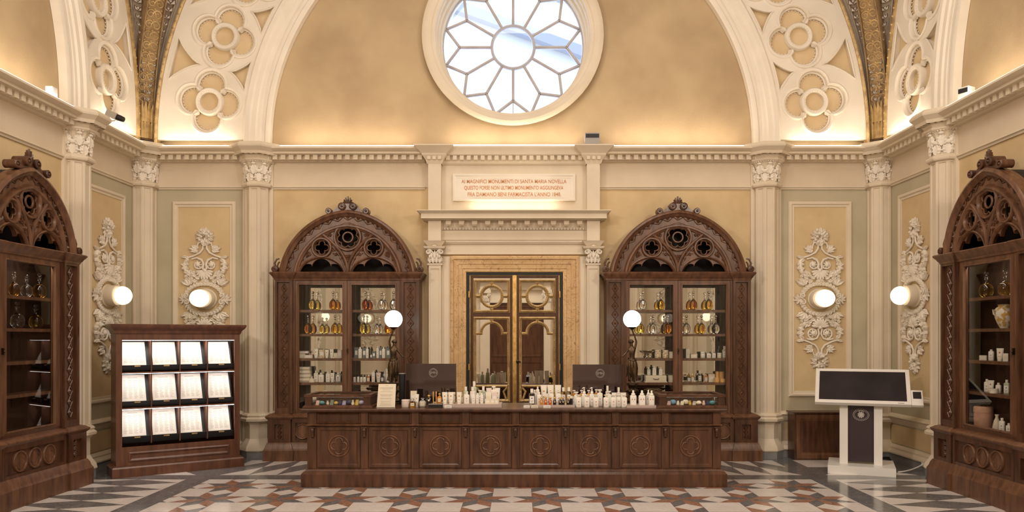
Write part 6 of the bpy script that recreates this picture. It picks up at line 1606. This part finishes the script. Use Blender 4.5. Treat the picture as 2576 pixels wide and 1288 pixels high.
put_items([(1450,'mushroom',36,12,'w1','w1','white bottle with round stopper',0),(1469.5,'pump',47,13,'w1','w1','white pump bottle',0),(1489,'pump',47,13,'w1','w1','white pump bottle',0),(1509,'mushroom',42,14,'w1','w1','white bottle with round stopper',0),(1531,'mushroom',38,15,'w1','w1','white bottle with round stopper',0),(1528,'square',49,10,'w3','w1','pinkish bottle with square cap',20),(1556,'square',45,10,'w3','w1','pinkish bottle with square cap',20),(1545,'tube',34,12,'w1','w1','white cosmetic tube',0),(1568,'tube',34,14,'w1','w1','white cosmetic tube',0),
 (1444,'mushroom',38,10,'am','w3','amber bottle with pink stopper',22),(1463,'mushroom',38,10,'am','w3','amber bottle with pink stopper',22),(1481,'mushroom',38,10,'am','w3','amber bottle with pink stopper',22),(1500,'mushroom',40,10,'am','w3','amber bottle with pink stopper',22)], 1606, ZTOP, 'in the back row right of centre', CG)
put_items([(1593,'spray',37,16,'w1','w1','white pump bottle with cat face label',0,'cat'),(1615,'spray',37,17,'w1','w1','white pump bottle with cat face label',0,'cat'),(1631,'spray',37,12,'w1','w1','white pump bottle with cat face label',10,'cat'),(1639,'spray',37,15,'w1','w1','white pump bottle with cat face label',-4,'cat')], 1574, ZTOP+h3, 'on the rightmost tray', CG)
for i, (px, w, m_) in enumerate(((1127,19,'paper'),(1325,16,'paper'),(1345,18,'w2'),(1376,19,'paper'))):
    b = MB(); b.prism([(-w/2*.8*u,0),(w/2*.8*u,0),(w/2*.75*u,5*u),(-w/2*.75*u,5*u)], 0, 1*u); b.box(-w*.25*u, w*.25*u, -.15*u, 0, 2*u, 3*u, 1); o = b.build('price_card', [m_,'ink'], smooth=0); o.location = at(px, 1568, ZTOP+.0008); tag(o, 'small price card on the counter edge, %s from the left' % ORD[i], 'price card', 'price cards on the counter')
# printed notice in a stand
t = thing('notice_stand', 'cream printed notice leaning in a stand on the counter before the left statue', 'notice', at(970.5, 1570, ZTOP+.0008))
k = 1572/F*u; b = MB(); hh = 59*k
b.add([(-23*k,0,0),(23*k,0,0),(24.5*k,8*k,hh),(-19.5*k,8*k,hh),(-23*k,1*k,0),(23*k,1*k,0),(24.5*k,9*k,hh),(-19.5*k,9*k,hh)], [(0,1,2,3),(7,6,5,4),(0,4,5,1),(2,6,7,3),(1,5,6,2),(0,3,7,4)])
b.build('notice_sheet', 'w2', t, smooth=0); b = MB(); rnd = random.Random(2)
for i, f_ in enumerate((.93,.85,.81,.77,.70,.66,.56,.52,.48,.40,.36,.28,.23,.18,.13,.09)):
    L_ = (4 if i == 0 else rnd.uniform(10,17))*k; y = 8*k*f_-.0012; z = hh*f_; xc = (-1+2.5*f_)*k; b.box(-L_+xc, L_+xc, y-.0004, y, z, z+.0035)
b.build('notice_text', 'ink', t, smooth=0); b = MB(); b.box(-24*k,24*k,-2*k,4*k,0,1.5*k); b.box(-3*k,3*k,4*k,20*k,0,1.5*k); b.build('stand_foot', 'metalgrey', t, smooth=0)
# till screens seen from behind, glossy with round monogram
def till(px0, px1, py, d, lab, rz):
    k = d/F*u; wd = (px1-px0)*k; h = HZ-(py-VPY)*k-ZTOP-6*u
    t = thing('till_screen', lab, 'till screen', at((px0+px1)/2, d, ZTOP+.0008), rz, 'glossy till screens')
    b = MB(); b.box(-wd/2, wd/2, -2*u, 2*u, 6*u, h+6*u); b.build('glossy_back', 'blackgloss', t, smooth=0)
    b = MB(); b.box(-12*u, 12*u, -5*u, 12*u, 0, 1.5*u); b.box(-5*u,5*u,2*u,5*u,1.5*u,22*u); b.build('stand', 'black', t, smooth=0)
    b = MB(); zc_ = 6*u+h*.76; b.T = Matrix.Translation((5*u,-2.2*u,zc_))
    b.tube([(9*u*cos(2*pi*i/32),0,9*u*sin(2*pi*i/32)) for i in range(32)], .45*u, 4, closed=True); b.tube([(7*u*cos(2*pi*i/32),0,7*u*sin(2*pi*i/32)) for i in range(32)], .3*u, 4, closed=True)
    b.T = None; em = b.build('monogram_ring', 'grey', t)
    q = text_mesh('monogram_letters', 'SMN', .045, 'grey', t, (5*u, -2.3*u, zc_), depth=.001)
    return t
till(1021, 1148, 915, 1645, 'glossy black till screen with round monogram beside the left statue', radians(-3))
till(1440, 1567, 917, 1645, 'glossy black till screen with round monogram beside the right statue', radians(3))
k = 1640/F*u; b = MB(); b.lathe([(6*k,0),(7*k,2*k),(8.5*k,70*k),(9*k,78*k),(8*k,78*k)], 20); b.lathe([(9.2*k,77*k),(9.2*k,79*k),(7.5*k,79*k)], 20, mi=1); o = b.build('tapered_bin', ['black','metalgrey']); o.location = at(1011.5, 1648, ZTOP+.0008); tag(o, 'tall black tapered container behind the counter goods beside the left statue', 'container')
k = 1600/F*u; b = MB(); pts = [(-22,9),(-12,11),(0,10),(14,11),(24,8)]
b.tube([(x*k,0,z*k) for x, z in pts], [5*k,6*k,6.5*k,6*k,4*k], 10); b.tube([(-20*k,0,0),(-18*k,0,8*k)], 2*k, 6); b.tube([(20*k,0,0),(18*k,0,8*k)], 2*k, 6)
for i in range(9): b.ball(((-20+5*i)*k, -4*k, (12+2*sin(i*2))*k), 3*k, 7, 5)
o = b.build('bronze_ornament', 'bronze'); o.location = at(1642, 1668, ZTOP+.0008+24*u*0); tag(o, 'low dark bronze ornament on the counter right of the right statue', 'ornament')
b = MB(); b.box(-18*k,18*k,-8*k,8*k,0,23*k); b.box(-20*k,20*k,-9*k,9*k,21*k,23.5*k); r_ = b.build('wooden_riser', 'woodd', smooth=0); r_.location = at(1642, 1668, ZTOP+.0008); tag(r_, 'dark wooden riser under the bronze ornament behind the right display case', 'riser'); o.location = at(1642, 1668, ZTOP+.002+23.5*k)
# ---------------------------------------------------------------- goods in the side cabinets
def sidepos(px, o_, X0):   # world position on plane X = X0 for image column px
    d = F*u*(X0-CX)/((px-VPX)*u); return (X0, d-D, d/u)
def side_items(items, shz_, sgn, where, grp):
    cnt = {}; tot = {}
    for it in items: tot[it[6]] = tot.get(it[6], 0)+1
    for it in sorted(items, key=lambda q: q[0]):
        px, kind, hp, wp, mat, cap, desc = it[:7]; X0 = sgn*(W-(it[7] if len(it) > 7 else 30)*u); x, y, dd = sidepos(px, 0, X0); k = dd/F*u
        o = make(kind, hp*k, wp*k, mat, cap); o.location = (x, y, shz_+8*u+.0008); o.rotation_euler = (0,0,-sgn*pi/2*.6)
        i = cnt.get(desc, 0); cnt[desc] = i+1; o['label'] = desc+' '+where+(', %s from the left' % ORD[i] if tot[desc] > 1 else ''); o['category'] = CATS[kind]; o['group'] = grp
side_items([(36,'decanter',62,27,'lq_amber','gl','amber glass decanter'),(67,'decanter',58,28,'lq_clear','gl','clear glass decanter'),(99,'decanter',64,32,'lq_amber','gl','amber glass decanter')], sh(782.5), -1, "on the left wall cabinet's top shelf", 'decanters in the arched cabinets')
side_items([(44,'decanter',68,33,'lq_clear','gl','clear glass decanter'),(90,'decanter',62,32,'lq_gold','gl','gold glass decanter')], sh(843), -1, "on the left wall cabinet's second shelf", 'decanters in the arched cabinets')
side_items([(2481,'decanter',66,33,'lq_gold','gl','gold glass decanter'),(2528,'decanter',66,33,'lq_gold','gl','gold glass decanter')], sh(782.5), 1, "on the right wall cabinet's top shelf", 'decanters in the arched cabinets')
side_items([(2475,'box',12,17,'w2','w1','low cream carton'),(2494,'tall',28,13,'w1','w1','slim white bottle'),(2516,'tube',32,17,'w1','w1','white cosmetic tube'),(2531,'box',20,12,'w1','w1','white carton')], sh(904.5), 1, "on the right wall cabinet's third shelf", G_)
side_items([(2483,'bottle',32,13,'w1','w1','white cosmetic bottle'),(2493,'tube',30,15,'w1','w1','white cosmetic tube'),(2512,'bottle',26,13,'w1','w1','white cosmetic bottle'),(2501,'jar',12,20,'w1','w1','white jar',44),(2533,'bottle',36,14,'grn','w1','pale green bottle')], sh(965.5), 1, "on the right wall cabinet's fourth shelf", G_)
x, y, dd = sidepos(2528, 0, W-28*u); k = dd/F*u
b = MB(); b.lathe([(r*k, z*k) for r, z in ((11,0),(12,3),(17,12),(22,26),(24,38),(21,50),(15,55),(14,58),(17,60),(15,60))], 28); b.tube([(-21*k,0,44*k),(-30*k,0,46*k),(-28*k,0,36*k),(-23*k,0,32*k)], 2.4*k, 7); o = b.build('majolica_vase', 'majolica'); o.location = (x, y, sh(843)+8*u+.0008); tag(o, 'painted majolica vase on the second shelf of the cabinet on the right wall', 'vase')
zb_ = zz(1034,60)+.002+8*u
x, y, dd = sidepos(2474, 0, W-32*u); k = dd/F*u
t = thing('vanity_case', 'pinkish round-lidded vanity case at the bottom of the right wall cabinet', 'case', (x, y, zb_), -pi/2)
b = MB(); b.lathe([(24*k,0),(25*k,2*k),(25*k,38*k)], 28, sy=.8); b.build('case_body', 'pink', t); b = MB(); b.lathe([(26*k,38.2*k),(26*k,50*k),(23*k,53*k)], 28, sy=.8); b.build('lid', 'pink', t); b = MB(); b.tube([(17*k*cos(pi*i/10), 0, (52+13*sin(pi*i/10))*k) for i in range(11)], 1*k, 6); b.build('handle', 'bronze', t)
b = MB(); b.lathe([(r*k, z*k) for r, z in ((9,0),(10,8),(7,24),(3,34),(5,40))], 12); o = b.build('draped_cloth', 'towel'); x2, y2, _ = sidepos(2508, 0, W-42*u); o.location = (x2, y2, zb_); tag(o, 'draped cream cloth beside the pinkish vanity case', 'cloth')
side_items([(2521,'bottle',36,14,'w1','w1','white cosmetic bottle',44),(2538,'bottle',26,13,'w1','w1','white cosmetic bottle',44)], zb_-8*u, 1, "in the right wall cabinet's bottom", G_)
# ================================================================== rear end of the room (behind the camera, seen in the mirrors)
REAR = ((0, RY, 0), pi)
for nm in ('trim_cornice_1','trim_architrave_1','trim_dado_1','trim_base_1','baseboard_back','trim_pilaster_1'):
    c = inst(bpy.data.objects[nm], REAR); st(c)
    if nm == 'baseboard_back': c.name = 'baseboard_rear'
b = MB()
for x0, x1 in ((139,189),(-180,-144)):   # local frame is turned round
    b.box(x0*u, x1*u, -24*u, 0, 0, zz(668)); b.box((x0-6)*u, (x1+6)*u, -34*u, 0, zz(618), zz(600))
    b.box(x0*u, x1*u, -30*u, 0, zz(600), zz(410))
b.box(-260*u, 260*u, -60*u, 0, zz(548), zz(528)); b.box(-200*u, 200*u, -14*u, 0, zz(600), zz(552)); b.box(-144*u, 139*u, -16*u, 0, zz(668), zz(655))
o = b.build('trim_portal.001', 'cream', smooth=0); st(o); put(o, REAR)
b = MB()
for xc in (164, -162):
    for q in (-16,-6,6,16): b.leaf(((xc+q)*u, zz(664)), pi/2, 22*u, 12*u, 5*u, y=-24*u, lobes=4)
    for q in (-10,0,10): b.leaf(((xc+q)*u, zz(650)), pi/2, 24*u, 12*u, 5*u, y=-27*u, lobes=4)
    for s_ in (-1,1): spiral(b, ((xc+s_*20)*u, zz(628)), 9*u, 0, 1.8, s_, 2.2, -30)
q = b.build('portal_carving', 'stucco', o)
b = MB(); b.box(-144*u, 139*u, -6*u, 0, 0, zz(668))
for x0, x1 in ((-134,-8),(4,130)):
    for z0, z1 in ((.3,1.0),(1.15,2.7)): b.mouldv([(0,6*u),(0,9*u),(6*u,9*u),(9*u,6*u)], [(x0*u,z0),(x1*u,z0),(x1*u,z1),(x0*u,z1)], True)
o = b.build('door_2', 'doorwood', smooth=20); st(o); put(o, REAR)
for i, (fr, x) in enumerate(((REAR,-CC),(REAR,CC),(LEFT,-CC),(RIGHT,CC))):
    c = dup(cl); c.name = 'trim_column_%d' % (20+i); place_col(c, fr, x)
for s_ in (-1,1): c = dup(cl); c.name = 'trim_column_%d' % (24+(s_>0)); c.location = (s_*(W-14*u), RY+14*u, 0); c.rotation_euler = (0,0,pi/4)
for i, (x, wh) in enumerate(((bayc,'left'),(-bayc,'right'))):
    o_ = dup(o1); s_ = dup(s1); M_ = Matrix.Translation(REAR[0]) @ Matrix.Rotation(pi, 4, 'Z')
    for q in (o_, s_): q.location = M_ @ Vector((x, -1.2*u, lz)); q.rotation_euler = (0,0,pi)
    o_['label'] = 'white stucco relief on the wall behind the viewer, mirrored in the %s cabinet' % wh; s_['label'] = 'lit glass wall lamp behind the viewer, mirrored in the %s cabinet' % wh

for fr, x, wh in ((LEFT, -bayc, 'left'), (RIGHT, bayc, 'right')):
    o_ = dup(o1); s_ = dup(s1); M_ = Matrix.Translation(fr[0]) @ Matrix.Rotation(fr[1], 4, 'Z')
    for q in (o_, s_): q.location = M_ @ Vector((x, -1.2*u, lz)); q.rotation_euler = (0,0,fr[1])
    o_['label'] = 'white stucco relief on the %s wall outside the view, seen only in mirrors' % wh; s_['label'] = 'lit glass lamp on the %s wall outside the view, seen only in mirrors' % wh
